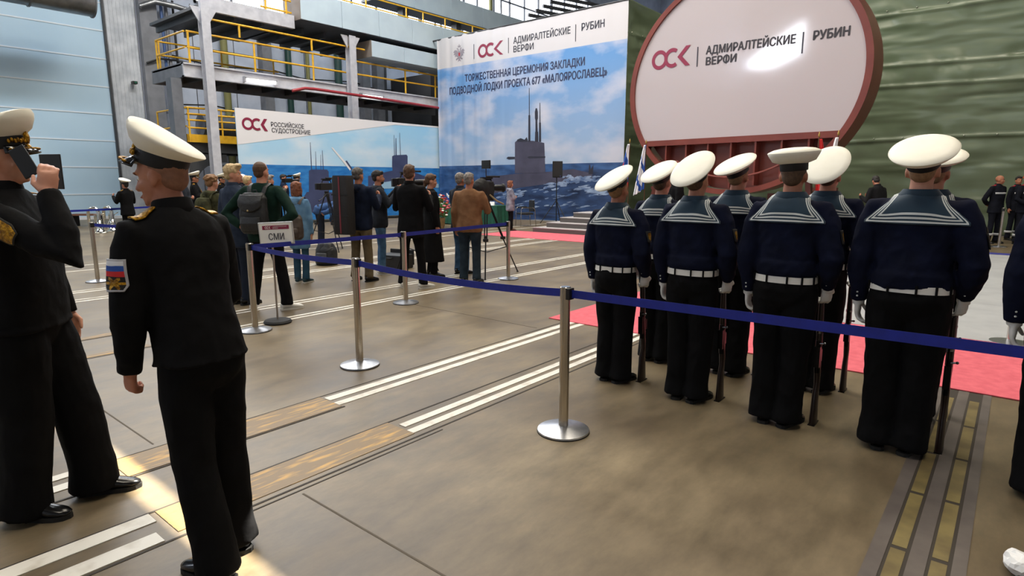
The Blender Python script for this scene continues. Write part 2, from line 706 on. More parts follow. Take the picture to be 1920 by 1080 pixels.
# carpets and stage floor
RED = mat('pink_red_carpet', (214, 100, 112), .9, rgb2=(202, 88, 100), scale=12, bump=.15, bscale=120)
cp = MB().box((5.67, -9, 0), (7.6, 4.13, .012)).build('carpet', RED, bevel=.004)
tag(cp, 'pink red carpet runner lying in front of the line of sailors', 'carpet')
cp = MB().box((7.6, 2.95, 0), (13.5, 4.13, .012)).build('carpet', RED, bevel=.004)
tag(cp, 'pink red carpet walkway leading from the sailors towards the stage', 'carpet')
cp = MB().box((13.5, 4.2, 0), (15.28, 12.5, .012)).build('carpet', RED, bevel=.004)
tag(cp, 'red carpet lying at the foot of the grey stage steps', 'carpet')
GFLOOR = mat('pale_grey_vinyl', (176, 177, 178), .45, rgb2=(164, 165, 167), scale=3)
gf = empty('floor_covering', (7.62, -2, 0), 'pale grey vinyl floor sheets spread behind the pink carpet at right', 'floor covering')
for k in range(4):
    MB().box((k * 2.33, -7, 0), (k * 2.33 + 2.325, 4.85, .01)).build('sheet', GFLOOR, gf)
MB().box((9.33, -7, 0), (9.75, 4.85, .011)).build('edge_strip', mat('blue_edge_strip', (46, 48, 130), .6), gf)

# stage of four steps
STEP = mat('grey_step_carpet', (88, 84, 82), .9, bump=.2, bscale=90)
NOSE = mat('pale_step_top', (168, 164, 164), .8)
st = empty('stage_steps', (15.3, 9, 0), 'low grey carpeted stage of four steps in front of the big banner', 'stage')
for i in range(4):
    MB().box((.36 * i, -4.2, 0), (2.05, 2.8 - .27 * i, .15 * (i + 1) - .02)).build('step', STEP, st)
    MB().box((.36 * i - .005, -4.2, .15 * (i + 1) - .02), (2.05, 2.805 - .27 * i, .15 * (i + 1))).build('tread', NOSE, st)

# =================================================================== BIG BANNER
BX = 19.9
RIGHT, UP = V((0, -1, 0)), V((0, 0, 1))


def bp(px, py, lift=.0):
    p = onX(px, py, BX)
    p.x = BX - lift
    return p


yl, yr = onX(820, 72, BX).y, onX(1177, 60, BX).y
ztop = onX(1178, 0, BX).z
SKYP = mat('printed_sky', (96, 150, 210), .42, rgb2=(214, 220, 232), scale=.5, detail=8, lo=.44, hi=.68, stretch=(1, 1, 1.9))


def sky_print(m, zlo, zhi, top, low, cloud, amt, sc_=.42):
    """printed cloudscape: two-tone backdrop with cloud puffs, as on the poster"""
    nt = m.node_tree
    b = nt.nodes['Principled BSDF']
    ramp = [n for n in nt.nodes if n.type == 'VALTORGB'][0]
    tc = [n for n in nt.nodes if n.type == 'TEX_COORD'][0]
    sp = nt.nodes.new('ShaderNodeSeparateXYZ')
    nt.links.new(tc.outputs['Object'], sp.inputs[0])
    mr = nt.nodes.new('ShaderNodeMapRange')
    mr.inputs['From Min'].default_value = zlo
    mr.inputs['From Max'].default_value = zhi
    nt.links.new(sp.outputs['Z'], mr.inputs['Value'])
    r2 = nt.nodes.new('ShaderNodeValToRGB')
    r2.color_ramp.elements[0].color = lin(low)
    r2.color_ramp.elements[1].color = lin(top)
    nt.links.new(mr.outputs[0], r2.inputs[0])
    ramp.color_ramp.elements[0].color = (0, 0, 0, 1)
    ramp.color_ramp.elements[1].color = (1, 1, 1, 1)
    mx = nt.nodes.new('ShaderNodeMix')
    mx.data_type = 'RGBA'
    ml = nt.nodes.new('ShaderNodeMath')
    ml.operation = 'MULTIPLY'
    ml.inputs[1].default_value = amt
    nt.links.new(ramp.outputs[0], ml.inputs[0])
    nt.links.new(ml.outputs[0], mx.inputs['Factor'])
    nt.links.new(r2.outputs[0], mx.inputs['A'])
    mx.inputs['B'].default_value = lin(cloud)
    nt.links.new(mx.outputs['Result'], b.inputs['Base Color'])


sky_print(SKYP, 2.2, 6.4, (90, 144, 202), (156, 178, 206), (202, 202, 214), .9)


def sea_print(name, a, b_, sc_, foam=None):
    m = mat(name, a, .45, rgb2=b_, scale=sc_, detail=8, lo=.35, hi=.7, stretch=(1, 1, 3.2))
    if foam:
        nt = m.node_tree
        b = nt.nodes['Principled BSDF']
        ramp = [n for n in nt.nodes if n.type == 'VALTORGB'][0]
        e = ramp.color_ramp.elements.new(.82)
        e.color = lin(foam)
    return m


SEA = sea_print('printed_sea', (34, 62, 106), (62, 98, 150), 1.6)
SEA2 = sea_print('printed_rough_sea', (22, 38, 70), (58, 84, 130), 1.1, (190, 200, 215))
FOAM = mat('printed_foam', (150, 168, 196), .5, rgb2=(70, 96, 140), scale=2.2, detail=8, lo=.4, hi=.62, stretch=(1, 1, 2.2))
SUBG = mat('printed_submarine_grey', (62, 60, 78), .5, rgb2=(74, 72, 92), scale=2)
SUBD = mat('printed_submarine_dark', (42, 42, 56), .5)
big = MB()
y_ = lambda px, py: onX(px, py, BX).y
zstrip = (onX(820, 130, BX).z + onX(1175, 74, BX).z) / 2
zsea = (onX(825, 312, BX).z + onX(1165, 304, BX).z) / 2
big.box((BX, yr, .04), (BX + .03, yl, ztop), mi=0)
bb = big.build('banner', [WHITE])
tag(bb, 'huge banner with a submarine at sea under the words about a laying ceremony', 'banner')
# vertical folds of the cloth show only on the left part: real ripples on the printed sheet


def ripple_off(y):
    u = (yl - y) / (yl - yr)
    amp = .013 * max(0, 1 - u * 2.0) + .002
    return .005 + amp * 2.2 - amp * (math.sin(u * 95) + .6 * math.sin(u * 57 + 1) + .5 * math.sin(u * 171))


def conform(o, fine=True):
    """lay a printed shape on the rippled cloth, keeping its small layer offset"""
    me = o.data
    if fine:
        bm = bmesh.new()
        bm.from_mesh(me)
        bmesh.ops.triangulate(bm, faces=bm.faces)
        for _ in range(7):
            es = [e for e in bm.edges if e.calc_length() > .16]
            if not es:
                break
            bmesh.ops.subdivide_edges(bm, edges=es, cuts=1)
            bmesh.ops.triangulate(bm, faces=[f for f in bm.faces if len(f.verts) > 3])
        bm.to_mesh(me)
        bm.free()
    for v in me.vertices:
        v.co.x = BX - ripple_off(v.co.y) - .003 - (BX - v.co.x - L0)
    me.update()


def sheet(z0, z1, mi_m, name):
    b = MB()

    def fn(u, v):
        y = yl + (yr - yl) * u
        return (BX - ripple_off(y), y, z0 + (z1 - z0) * v)
    b.grid(fn, 260, 6)
    return b.build(name, mi_m, bb, smooth=180)


sheet(zstrip, ztop, mat('pale_grey_print', (202, 200, 204), .55), 'white_header')
sheet(zsea, zstrip, SKYP, 'printed_sky')
sheet(.04, zsea, SEA, 'printed_sea')
L0 = .0


def flat(name, pts, m, lift):
    b = MB()
    b.add([bp(x, y, lift) for x, y in pts], [list(range(len(pts)))])
    return b.build(name, m, bb, recalc=False)


# stormy water, hull, foam, sail and masts printed on it
flat('printed_waves', [(822, 410), (822, 385), (900, 372), (985, 352), (1055, 332), (1100, 318), (1168, 318), (1168, 400), (1000, 412)], SEA2, L0)
flat('printed_hull', [(880, 345), (930, 330), (968, 326), (1030, 322), (1075, 317), (1110, 325), (1112, 335), (1060, 341), (1010, 347), (975, 352), (930, 362), (880, 375)], SUBG, L0 + .0015)
random.seed(5)
fo = MB()
streaks = []
for (x0, y0), (x1, y1), n, sx, sy in (((915, 378), (1100, 333), 60, 8, 1.6), ((1058, 334), (1100, 336), 26, 5, 3), ((1095, 335), (1165, 338), 34, 7, 1.6), ((1085, 352), (1160, 366), 34, 9, 1.5), ((930, 392), (1080, 362), 22, 9, 1.1), ((1000, 385), (1160, 385), 14, 8, 1.0)):
    for i in range(n):
        t = random.random()
        streaks.append((x0 + (x1 - x0) * t + random.gauss(0, 3), y0 + (y1 - y0) * t + random.gauss(0, 3.2), sx * random.uniform(.4, 1.3), sy * random.uniform(.5, 1.4)))
for q, (x, y, a, h) in enumerate(streaks):
    n = 12
    pts = []
    for i in range(n):
        t = 2 * math.pi * i / n
        k = random.uniform(.6, 1.25)
        pts.append(bp(x + a * math.cos(t) * k, y + h * math.sin(t) * k - .16 * a * math.cos(t), L0 + .0045 + .00001 * q))
    fo.add(pts, [list(range(n))])
fo.build('printed_foam', FOAM, bb, recalc=False)['kind'] = 'stuff'
flat('printed_rudder', [(1104, 327), (1105, 309), (1107, 309), (1108, 318), (1113, 309), (1112, 326)], SUBD, L0 + .006)
flat('printed_sail', [(966, 325), (966, 267), (969, 264), (1000, 264), (1021, 268), (1023, 324)], SUBG, L0 + .0065)
flat('printed_sail_plane', [(950, 297), (953, 294), (966, 294), (966, 298), (955, 299)], SUBD, L0 + .0085)
flat('printed_sail_plane', [(989, 295), (992, 293), (1023, 293), (1023, 296), (992, 297)], SUBD, L0 + .0085)
for q in ([(991, 266), (991.3, 216), (992.3, 216), (992.3, 165), (993.2, 165), (993.6, 216), (994.6, 216), (995, 266)],
          [(1003.5, 266), (1004, 247), (1004.6, 247), (1004.6, 226), (1003.6, 222), (1003.4, 210), (1005, 203), (1007.5, 203), (1009, 210), (1009, 222), (1008, 226), (1008.6, 247), (1009.5, 247), (1010, 266)],
          [(1011, 266), (1011.3, 230), (1012, 230), (1012.2, 193), (1013.2, 193), (1013.8, 230), (1014.6, 230), (1015, 266)],
          [(970, 266), (970, 262), (977, 259), (984, 262), (988, 257), (990, 262), (990, 266)]):
    flat('printed_mast', q, SUBD, L0 + .0075)
for a, b in ((860, 86), ):
    pass
# writing
LT = L0 + .002


def btext(name, body, pl, pr, cap_px, m, bold=.012, spacing=1.0):
    """baseline from pixel pl to pr, level on the banner"""
    p, q = onX(*pl, BX), onX(*pr, BX)
    z = (p.z + q.z) / 2
    sc_px = abs(onX(pl[0], pl[1] - cap_px, BX).z - p.z)
    return lettering(name, body, (BX, p.y, z), RIGHT, UP, p.y - q.y, sc_px, m, bb, bold, V((-1, 0, 0)), spacing, LT)


btext('lettering', 'АДМИРАЛТЕЙСКИЕ', (963, 82), (1070, 63), 12.5, CHARC, .016)
btext('lettering', 'ВЕРФИ', (963, 98.5), (1001, 92), 12, CHARC, .016)
btext('lettering', 'РУБИН', (1090.5, 58), (1134, 50.5), 14.5, CHARC, .02)
btext('lettering', 'ТОРЖЕСТВЕННАЯ ЦЕРЕМОНИЯ ЗАКЛАДКИ', (873, 153.5), (1097, 122), 13.5, mat('navy_print', (42, 50, 84), .5), .024)
btext('lettering', 'ПОДВОДНОЙ ЛОДКИ ПРОЕКТА 677 «МАЛОЯРОСЛАВЕЦ»', (844, 179), (1139, 140), 13.5, mat('navy_print', (42, 50, 84), .5), .024)
for x, y0, y1 in ((889.5, 83, 111), (954, 71, 100), (1079.5, 46, 78)):
    p, q = onX(x, y1, BX), onX(x, y0, BX)
    MB().box((BX - LT - .003, p.y - .015, p.z), (BX - LT, p.y + .015, q.z)).build('divider_line', CHARC, bb)
p, q = onX(897, 108, BX), onX(944, 101, BX)
osk_logo(bb, (BX, p.y, onX(920, 106, BX).z), RIGHT, UP, p.y - q.y, abs(onX(920, 80, BX).z - onX(920, 106, BX).z), CRIMSON, LT)
# double-headed eagle emblem
em = MB()
ec = onX(862, 102, BX)
EG = mat('emblem_grey', (146, 140, 150), .5)
ERD = mat('emblem_red', (170, 40, 56), .5)
ek = .022


def ep(x, y, l=LT):
    return V((BX - l, ec.y - x * ek, ec.z + y * ek))


def epoly(pts, mi, l=LT):
    em.add([ep(x, y, l) for x, y in pts], [list(range(len(pts)))], mi)


for s in (1, -1):
    epoly([(2 * s, 2), (6 * s, 8), (12 * s, 9), (16 * s, 5), (13 * s, 4), (15 * s, 0), (11 * s, 0), (12 * s, -4), (8 * s, -3), (3 * s, -6)], 0)
    epoly([(1 * s, 5), (1.5 * s, 10), (4.5 * s, 12.5), (7.5 * s, 10.5), (4.5 * s, 10), (3.5 * s, 5)], 0)
    epoly([(3 * s, -5), (9 * s, -9), (8 * s, -11), (5 * s, -9.5), (2 * s, -8)], 0)
    em.bar(ep(-9 * s, -9, LT + .002), ep(9 * s, 0, LT + .002), .03, .004, (1, 0, 0), 0)
epoly([(-3, 6), (3, 6), (3.4, -4), (2, -8), (4, -14), (0, -12), (-4, -14), (-2, -8), (-3.4, -4)], 0, LT + .001)
epoly([(-3, 13), (-4, 17), (-1.5, 15.5), (0, 20), (1.5, 15.5), (4, 17), (3, 13)], 0, LT + .001)
epoly([(-2, 3), (2, 3), (2, -2), (0, -4.5), (-2, -2)], 1, LT + .003)
em.build('state_emblem', [EG, ERD], bb, recalc=False)
for _o in list(bb.children):
    if _o.name.split('.')[0] not in ('white_header', 'printed_sky') and _o.data.materials[0] is not SEA:
        conform(_o, not _o.name.startswith('lettering'))
# frame pole along the top edge and the box of green tarp behind it
MB().tube([(BX, yl + .3, ztop - .02), (BX, yr - .05, ztop + .02)], .035, 8).build('top_pole', DSTEEL, bb)

TARP = mat('green_tarpaulin', (104, 117, 95), .3, rgb2=(90, 103, 80), scale=.8, bump=.06, bscale=1.4, stretch=(1, .5, 2.2), spec=.5)
TX = 22.9
TEYE = mat('tarp_eyelet', (170, 172, 160), .4, .8)
random.seed(11)


def tarp_sheet(name, p0, p1, z0, z1, nrm, label, nu, nv):
    p0, p1, nrm = V(p0), V(p1), V(nrm)
    seams = [2.85, 4.45, 5.1, 6.7]
    seams_small = [.9, 2.1, 3.6, 4.0, 5.75, 6.2]

    def fn(u, v):
        p = p0.lerp(p1, u)
        z = z0 + (z1 - z0) * v
        s = u * (p1 - p0).length
        a = .10 * noise.noise(V((s * .35, z * .5, 3)))
        a += .05 * noise.noise(V((s * .9, z * 2.6, 9)))
        k = 0
        for q in seams:
            d = z - q - .06 * math.sin(s * .5 + q)
            k += .05 * math.exp(-(d / .05) ** 2)
            # puckers beside the seams
            k += .06 * math.exp(-(d / .35) ** 2) * (noise.noise(V((s * 2.4, z * 1.6 + s * .8, q))))
        for q in seams_small:
            d = z - q
            k += .035 * math.exp(-(d / .22) ** 2) * noise.noise(V((s * 1.2, z * 7, q * 3)))
        return p + nrm * ((a + k) * min(1, u * 6)) + V((0, 0, z))
    o = MB().grid(fn, nu, nv).build(name, TARP, None, smooth=180, solid=.01, recalc=False)
    tag(o, label, 'tarpaulin')
    n_ = int((p1 - p0).length / .75)
    for i in range(n_):
        for q in (2.93, 6.78):
            if z0 < q < z1:
                MB().ell(fn((i + .5) / n_, (q - z0) / (z1 - z0)) + nrm * .02, (.022, .022, .022), 8).build('eyelet', TEYE, o)
    return o


ycorner = yr
tarp_sheet('tarpaulin', (TX, ycorner, 0), (TX, -9, 0), .02, 8.1, (-1, 0, 0), 'green tarpaulin wall hanging behind the round hull section and the workers', 420, 190)
tarp_sheet('tarpaulin', (BX - .0, ycorner + .004, 0), (TX, ycorner + .004, 0), .02, ztop + .05, (0, -1, 0), 'narrow green tarpaulin side between the big banner and the hull section', 90, 150)

# =================================================================== SMALL BANNER
SY = 20.9
sx0, sx1 = onY(440, 202, SY).x, 20.6
sz1 = 4.05
SKY2 = mat('printed_sky_light', (120, 190, 232), .45, rgb2=(200, 222, 238), scale=.6, detail=6, lo=.42, hi=.72, stretch=(1, 1, 2.2))
sky_print(SKY2, 2.1, 4.0, (150, 202, 236), (176, 212, 238), (214, 226, 238), .8)
SEA3 = sea_print('printed_bright_sea', (26, 104, 180), (60, 138, 206), 2.2)
SUB2 = mat('printed_submarine_blue', (54, 62, 96), .5, rgb2=(64, 72, 108), scale=2)
zs = .5 * (onY(460, 306, SY).z + onY(820, 317, SY).z)
sb = MB().box((sx0, SY, .12), (sx1, SY + .03, sz1)).build('banner', SKY2)
tag(sb, 'long low banner showing grey submarines on bright blue sea, hung on the gallery', 'banner')


def sp_(px, py, lift=.004):
    p = onY(px, py, SY)
    return V((p.x, SY - lift, p.z))


def sflat(name, pts, m, lift):
    return MB().add([sp_(x, y, lift) for x, y in pts], [list(range(len(pts)))]).build(name, m, sb, recalc=False)


MB().add([(sx0, SY - .004, .12), (sx1, SY - .004, .12), (sx1, SY - .004, zs), (sx0, SY - .004, zs)], [(0, 1, 2, 3)]).build('printed_sea', SEA3, sb, recalc=False)
a_, b_ = onY(443, 271, SY), onY(822, 240, SY)
MB().add([(sx0, SY - .005, a_.z), (onY(740, 233, SY).x, SY - .005, 3.95), (sx1, SY - .005, 4.0), (sx1, SY - .005, sz1), (sx0, SY - .005, sz1)], [(0, 1, 2, 3, 4)]).build('white_header', WHITE, sb, recalc=False)
sflat('printed_sail', [(579, 360), (579, 320), (583, 318), (613, 318), (616, 322), (617, 362)], SUB2, .009)
sflat('printed_hull', [(560, 385), (575, 360), (640, 361), (700, 362), (700, 402), (560, 398)], SUB2, .008)
sflat('printed_sail', [(735, 312), (735, 293), (739, 291), (762, 290), (764, 293), (764, 322), (736, 322)], SUB2, .009)
sflat('printed_hull', [(690, 330), (735, 320), (770, 321), (818, 338), (818, 350), (690, 350)], SUB2, .008)
ms = [((581.5, 267), (584, 319), .8), ((591.5, 284), (592.5, 319), .6), ((601, 290), (601.5, 319), .5), ((604, 282), (606, 319), .7), ((738.5, 253), (739.5, 291), .6), ((742, 259), (742.5, 291), 1.0), ((749, 249), (750.5, 291), .6)]
for (x0, y0), (x1, y1), w_ in ms:
    sflat('printed_mast', [(x0 - w_ * .5, y0), (x0 + w_ * .5, y0), (x1 + w_, y1), (x1 - w_, y1)], SUB2, .010)
sflat('printed_missile', [(621, 277), (623, 276), (659, 316), (656, 320), (640, 300)], WHITE, .010)
sflat('printed_missile_fin', [(647, 302), (650, 301), (661, 317), (658, 318)], SUB2, .011)
sflat('printed_foam', [(700, 345), (760, 335), (822, 345), (822, 352), (700, 354)], mat('printed_pale_foam', (150, 186, 214), .5), .011)


def stext(body, pl, pr, cap_px, m, bold=.012):
    p, q = onY(*pl, SY), onY(*pr, SY)
    return lettering('lettering', body, (p.x, SY, p.z), (1, 0, 0), UP, q.x - p.x, abs(onY(pl[0], pl[1] - cap_px, SY).z - p.z), m, sb, bold, V((0, -1, 0)), 1.0, .012)


stext('РОССИЙСКОЕ', (508, 237), (570, 242), 8.6, CHARC)
stext('СУДОСТРОЕНИЕ', (509.5, 248), (582, 254.5), 8.6, CHARC)
p, q = onY(454, 243, SY), onY(502, 246, SY)
osk_logo(sb, (p.x, SY, p.z), (1, 0, 0), UP, q.x - p.x, abs(onY(454, 219.5, SY).z - p.z), CRIMSON, .012)

# =================================================================== GALLERY
GY = 21.4


def railing(label, x0, x1, y, zbase, zs_, posts, name='railing', grp=None, r=.035):
    e = empty(name, ((x0 + x1) / 2, y, zbase), label, 'railing', group=grp)
    o = V(((x0 + x1) / 2, y, zbase))
    for z in zs_:
        MB().tube([V((x0, y, z)) - o, V((x1, y, z)) - o], r, 8).build('rail', YEL, e, smooth=40)
    for x in posts:
        MB().tube([V((x, y, zbase)) - o, V((x, y, max(zs_))) - o], r * 1.05, 8).build('post', YEL, e, smooth=40)
    return e


def column(x, y, z0, z1, label, w_=.3):
    e = empty('steel_column', (x, y, z0), label, 'column')
    h = z1 - z0
    MB().box((-w_ / 2, -w_ / 2, 0), (w_ / 2, -w_ / 2 + .03, h)).box((-w_ / 2, w_ / 2 - .03, 0), (w_ / 2, w_ / 2, h)).box((-.02, -w_ / 2 + .03, 0), (.02, w_ / 2 - .03, h)).build('shaft', PSTEEL, e)
    MB().box((-w_ * .8, -w_ * .8, 0), (w_ * .8, w_ * .8, .03)).build('base_plate', GSTEEL, e)
    g = MB()
    for s in (1, -1):
        g.add([(s * w_ / 2, -.02, h - .5), (s * (w_ / 2 + .3), -.02, h), (s * w_ / 2, -.02, h), (s * w_ / 2, .02, h - .5), (s * (w_ / 2 + .3), .02, h), (s * w_ / 2, .02, h)], [(0, 1, 2), (5, 4, 3), (0, 3, 4, 1), (1, 4, 5, 2), (2, 5, 3, 0)])
    g.build('gusset', PSTEEL, e)
    return e


column(9.83, GY - .2, 0, 7.15, 'tall pale steel column at the left end of the gallery', .28)
column(15.55, GY - .2, 0, 7.25, 'slimmer pale steel column rising behind the low banner mid gallery', .3)
# lower platform with yellow edge
pf = empty('gallery_platform', (9.2, GY, 2.9), 'lowest steel platform with a yellow edge behind the low banner', 'platform')
MB().box((0, .25, 0), (11.8, 2.6, .12)).build('deck', DSTEEL, pf)
MB().box((-.02, .2, -.02), (11.8, .25, .24)).box((-.04, .2, -.02), (0, 2.6, .24)).build('edge_board', YEL, pf)
MB().box((0, .3, -.35), (11.8, .45, 0)).box((0, 2.3, -.35), (11.8, 2.45, 0)).build('beam', DSTEEL, pf)
railing('yellow railing on the lowest gallery platform beside the low banner', 9.2, 20.8, GY + .22, 2.95, (3.35, 3.6, 3.8, 4.0), (9.25, 10.35, 12.5, 14.5, 16.5, 18.5, 20.5), r=.03)
rr = empty('railing', (9.2, GY + 1.4, 2.95), 'short yellow side railing at the left end of the lowest platform', 'railing')
for z in (.45, 1.05):
    MB().tube([(0, -1.1, z), (0, 1.2, z)], .03, 8).build('rail', YEL, rr, smooth=40)
for y in (-.0, 1.2):
    MB().tube([(0, y, 0), (0, y, 1.05)], .03, 8).build('post', YEL, rr, smooth=40)
# middle deck
md = empty('gallery_deck', (9.15, GY, 4.95), 'middle gallery deck of pale steel beams with yellow railings', 'gallery deck')
MB().box((0, .05, 0), (13.5, .12, .45)).box((0, 0, .4), (13.5, .2, .45)).box((0, 0, 0), (13.5, .2, .05)).build('front_beam', PSTEEL, md)
MB().box((0, .2, .36), (13.5, 2.5, .42)).build('deck', DSTEEL, md)
MB().box((0, 2.5, 0), (13.5, 2.6, .45)).box((0, .12, 0), (.1, 2.5, .45)).build('rear_beam', GSTEEL, md)
cx_ = MB()
for x in range(1, 13):
    cx_.box((x, .2, .12), (x + .1, 2.5, .36))
cx_.build('joist', DSTEEL, md)
railing('front yellow railing on the middle gallery deck', 9.35, 20.8, GY + .1, 5.4, (5.9, 6.4), (9.4, 11.65, 14.0, 18.6, 20.4))
railing('long yellow hand rail above the middle deck, left of the slim column', 9.9, 16.3, GY - .1, 6.45, (6.86,), (11.05, 13.85), 'hand_rail')
railing('rear yellow railing of the middle deck near the wall', 9.3, 13.9, GY + 2.45, 5.4, (5.95, 6.4), (9.4, 11.6, 13.7), r=.03)
rr = empty('railing', (9.3, GY + 1.3, 5.4), 'short yellow end railing at the left of the middle deck', 'railing')
for z in (.5, 1.0):
    MB().tube([(0, -1.15, z), (0, 1.1, z)], .03, 8).build('rail', YEL, rr, smooth=40)
MB().tube([(0, 1.1, 0), (0, 1.1, 1.0)], .03, 8).build('post', YEL, rr, smooth=40)
# upper deck
ud = empty('gallery_deck', (9.85, GY, 7.15), 'upper gallery deck with dark underside above the yellow railings', 'gallery deck')
MB().box((0, 0, 0), (3.4, .15, .45)).build('front_beam', PSTEEL, ud)
MB().box((0, .15, .1), (3.4, 4.2, .2)).box((3.4, .8, .3), (14, 4.2, .4)).build('deck', DSTEEL, ud)
jj = MB()
for x in range(0, 14):
    jj.box((x + .2, .2 if x < 3 else .85, -.1 if x < 3 else .1), (x + .3, 4.2, .1 if x < 3 else .3))
jj.build('joist', DSTEEL, ud)
railing('yellow railing of the upper deck left of the pale duct', 12.0, 13.2, GY + .1, 7.6, (7.7, 8.1, 8.6), (12.2, 13.0))
railing('distant yellow railing along the top of the pale duct', 13.3, 24.5, GY + .6, 8.46, (8.8, 9.2), (14.4, 17.0, 19.2, 20.2, 21.6, 23.5), r=.03)
# pale box ducts
du = empty('box_duct', (13.3, GY - .35, 7.45), 'long pale blue box duct along the top of the gallery', 'duct')
for k in range(6):
    MB().box((k * 1.8 + .008, 0, 0), (k * 1.8 + 1.792, 1.1, 1.0)).build('duct_section', DUCTB, du, bevel=.01)
MB().box((-.02, -.01, -.01), (0, 1.11, 1.01)).build('end_cap', mat('duct_end_taupe', (128, 118, 110), .6), du)
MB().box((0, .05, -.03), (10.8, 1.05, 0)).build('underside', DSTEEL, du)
du = empty('box_duct', (16.5, GY - .3, 6.62), 'shorter pale box duct hanging under the long one', 'duct')
for k in range(3):
    MB().box((k * 1.75 + .008, 0, 0), (k * 1.75 + 1.742, 1.16, .62)).build('duct_section', DUCTB, du, bevel=.01)
MB().box((-.02, -.01, -.01), (0, 1.16, .63)).build('end_cap', mat('duct_end_taupe', (128, 118, 110), .6), du)
# high box girder by the windows
hb = empty('box_girder', (19, 24, 9.95), 'highest pale box girder crossing in front of the bright windows', 'girder')
for k in range(7):
    MB().box((k * 2.5 + .01, 0, 0), (k * 2.5 + 2.49, .9, 1.05)).build('girder_section', DUCTB, hb, bevel=.01)
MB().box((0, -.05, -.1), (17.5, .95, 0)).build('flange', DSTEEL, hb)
for x, lab in ((20.9, 'dark window post behind the long duct'), (24.6, 'dark window post right of the yellow rail under the girder'), (27.0, 'dark window post nearest the big banner under the girder')):
    tag(MB().box((x, 24.2, 7.2), (x + .35, 24.6, 9.85)).build('window_post', DSTEEL, None), lab, 'post')
# tangle of pipes and bars at the clerestory
random.seed(3)
for k in range(9):
    x0 = 26 + k * 2.1
    z0 = 9.9 + (k % 4) * .6
    y0 = 29.2 - (k % 3) * .45
    b = MB().tube([(x0, 29.95, z0 - .3), (x0, y0, z0), (x0 + .3, y0, z0), (x0 + 1.5, y0, z0 + .1), (x0 + 1.8, y0, z0 + 1.2), (x0 + 1.9, y0 + .1, z0 + 3)], .07 + .03 * (k % 3), 8)
    o = b.build('service_pipe', [GALV, GSTEEL, PIPEO][k % 3], None, smooth=40)
    tag(o, 'thin service pipe among others in front of the bright high windows', 'pipe', 'service pipes before the high windows')
rf = MB()
for k in range(5):
    rf.bar((28 + k * .4, 22 - k * .2, 10.6 + k * .28), (46 + k * .4, 17 - k * .2, 10.7 + k * .28), .12, .16)
tag(rf.build('cable_tray', DSTEEL, None), 'dark parallel bars of a cable tray high above the big banner', 'cable tray')

# pipes and lights of the gallery
pr = MB().tube([onY(548, 170, GY - .55), onY(572, 165.5, GY - .62), onY(590, 167, GY - .62), onY(700, 183, GY - .62), onY(826, 203, GY - .62)], .055, 10).build('sprinkler_pipe', PIPER, None, smooth=50)
tag(pr, 'long red pipe running under the middle gallery deck', 'pipe')


def tube_light(a, b, label):
    a, b = V(a), V(b)
    e = empty('tube_light', (a + b) / 2, label, 'lamp')
    c = (a + b) / 2
    MB().tube([a - c, b - c], .05, 10).build('tube', GLOW, e, smooth=50)
    d = (b - a).normalized()
    MB().bar(a - c - d * .06 + V((0, 0, .08)), b - c + d * .06 + V((0, 0, .08)), .16, .06).build('housing', PSTEEL, e)
    for p in (a - c - d * .06, b - c):
        MB().bar(p, p + d * .06, .16, .16).build('end_holder', PSTEEL, e)


tube_light(onY(460, 149.5, GY - .08), onY(516, 155.5, GY - .08), 'lit white tube lamp under the left of the middle gallery deck')
tube_light(onY(678, 179.5, GY - .08), onY(716, 184, GY - .08), 'lit white tube lamp under the deck right of the slim column')

# portal leg at the gallery's left end, with its curved knee
pl_ = empty('portal_leg', (9.12, GY + .2, 0), 'dark grey steel portal leg with curved knee left of the low banner', 'portal frame')
MB().box((-.33, 0, 0), (0, .4, 4.9)).build('leg', mat('grey_portal_paint', (108, 112, 120), .5, rgb2=(94, 98, 106), scale=3), pl_)
kn = MB()
pts = [(0, 0, 2.7), (0, 0, 0)]
pts = [V((0, .1, 2.75))]
n_ = 10
pts += [V((1.25 - 1.25 * math.sin(R(90) * i / n_) * 1 - .0, .1, 2.55 - (1 - math.cos(R(90) * i / n_)) * 1.2)) for i in range(n_ + 1)]
pts = [V((-.02, .1, 2.5)), V((1.35, .1, 2.5)), V((1.35, .1, 2.24))] + [V((.18 + 1.0 * (1 - math.sin(R(9 * i))), .1, 2.24 - 1.0 * (1 - math.cos(R(9 * i))))) for i in range(11)] + [V((.18, .1, 0)), V((-.02, .1, 0))]
kn.poly(pts, (0, .3, 0))
kn.build('knee', DSTEEL, pl_)

# wall services between pilaster and banner
for k, (x, m_, r_, lab) in enumerate(((11.95, BLUEP, .06, 'blue conduit running up beside the grey pilaster'), (12.15, GSTEEL, .07, 'grey conduit running up right of the blue one'), (12.45, CABLE, .05, 'black cable running up the wall behind the gallery end'),
                                      (14.6, PIPEO, .16, 'olive vertical pipe on the wall behind the gallery'), (17.9, PIPEG, .16, 'dark green vertical pipe nearest the lit tube lamp'), (19.0, PIPEO, .1, 'thin olive vertical pipe between the two dark green pipes'), (20.9, PIPEG, .2, 'thick dark green vertical pipe behind the gallery'),
                                      (24.0, DSTEEL, .2, 'dark vertical pipe behind the slim column'))):
    tag(MB().tube([(x, WY - .3, .0), (x, WY - .3, 9.4)], r_, 12).build('wall_pipe', m_, None, smooth=50), lab, 'pipe')
for x, lab in ((16.4, 'leftmost grey wall stanchion behind the gallery rails'), (22.4, 'wide grey wall stanchion behind the red pipe'), (23.4, 'grey wall stanchion farthest right behind the gallery'), ):
    tag(MB().box((x, WY - .5, 0), (x + .5, WY - .02, 9.5)).build('wall_stanchion', GSTEEL, None), lab, 'column')
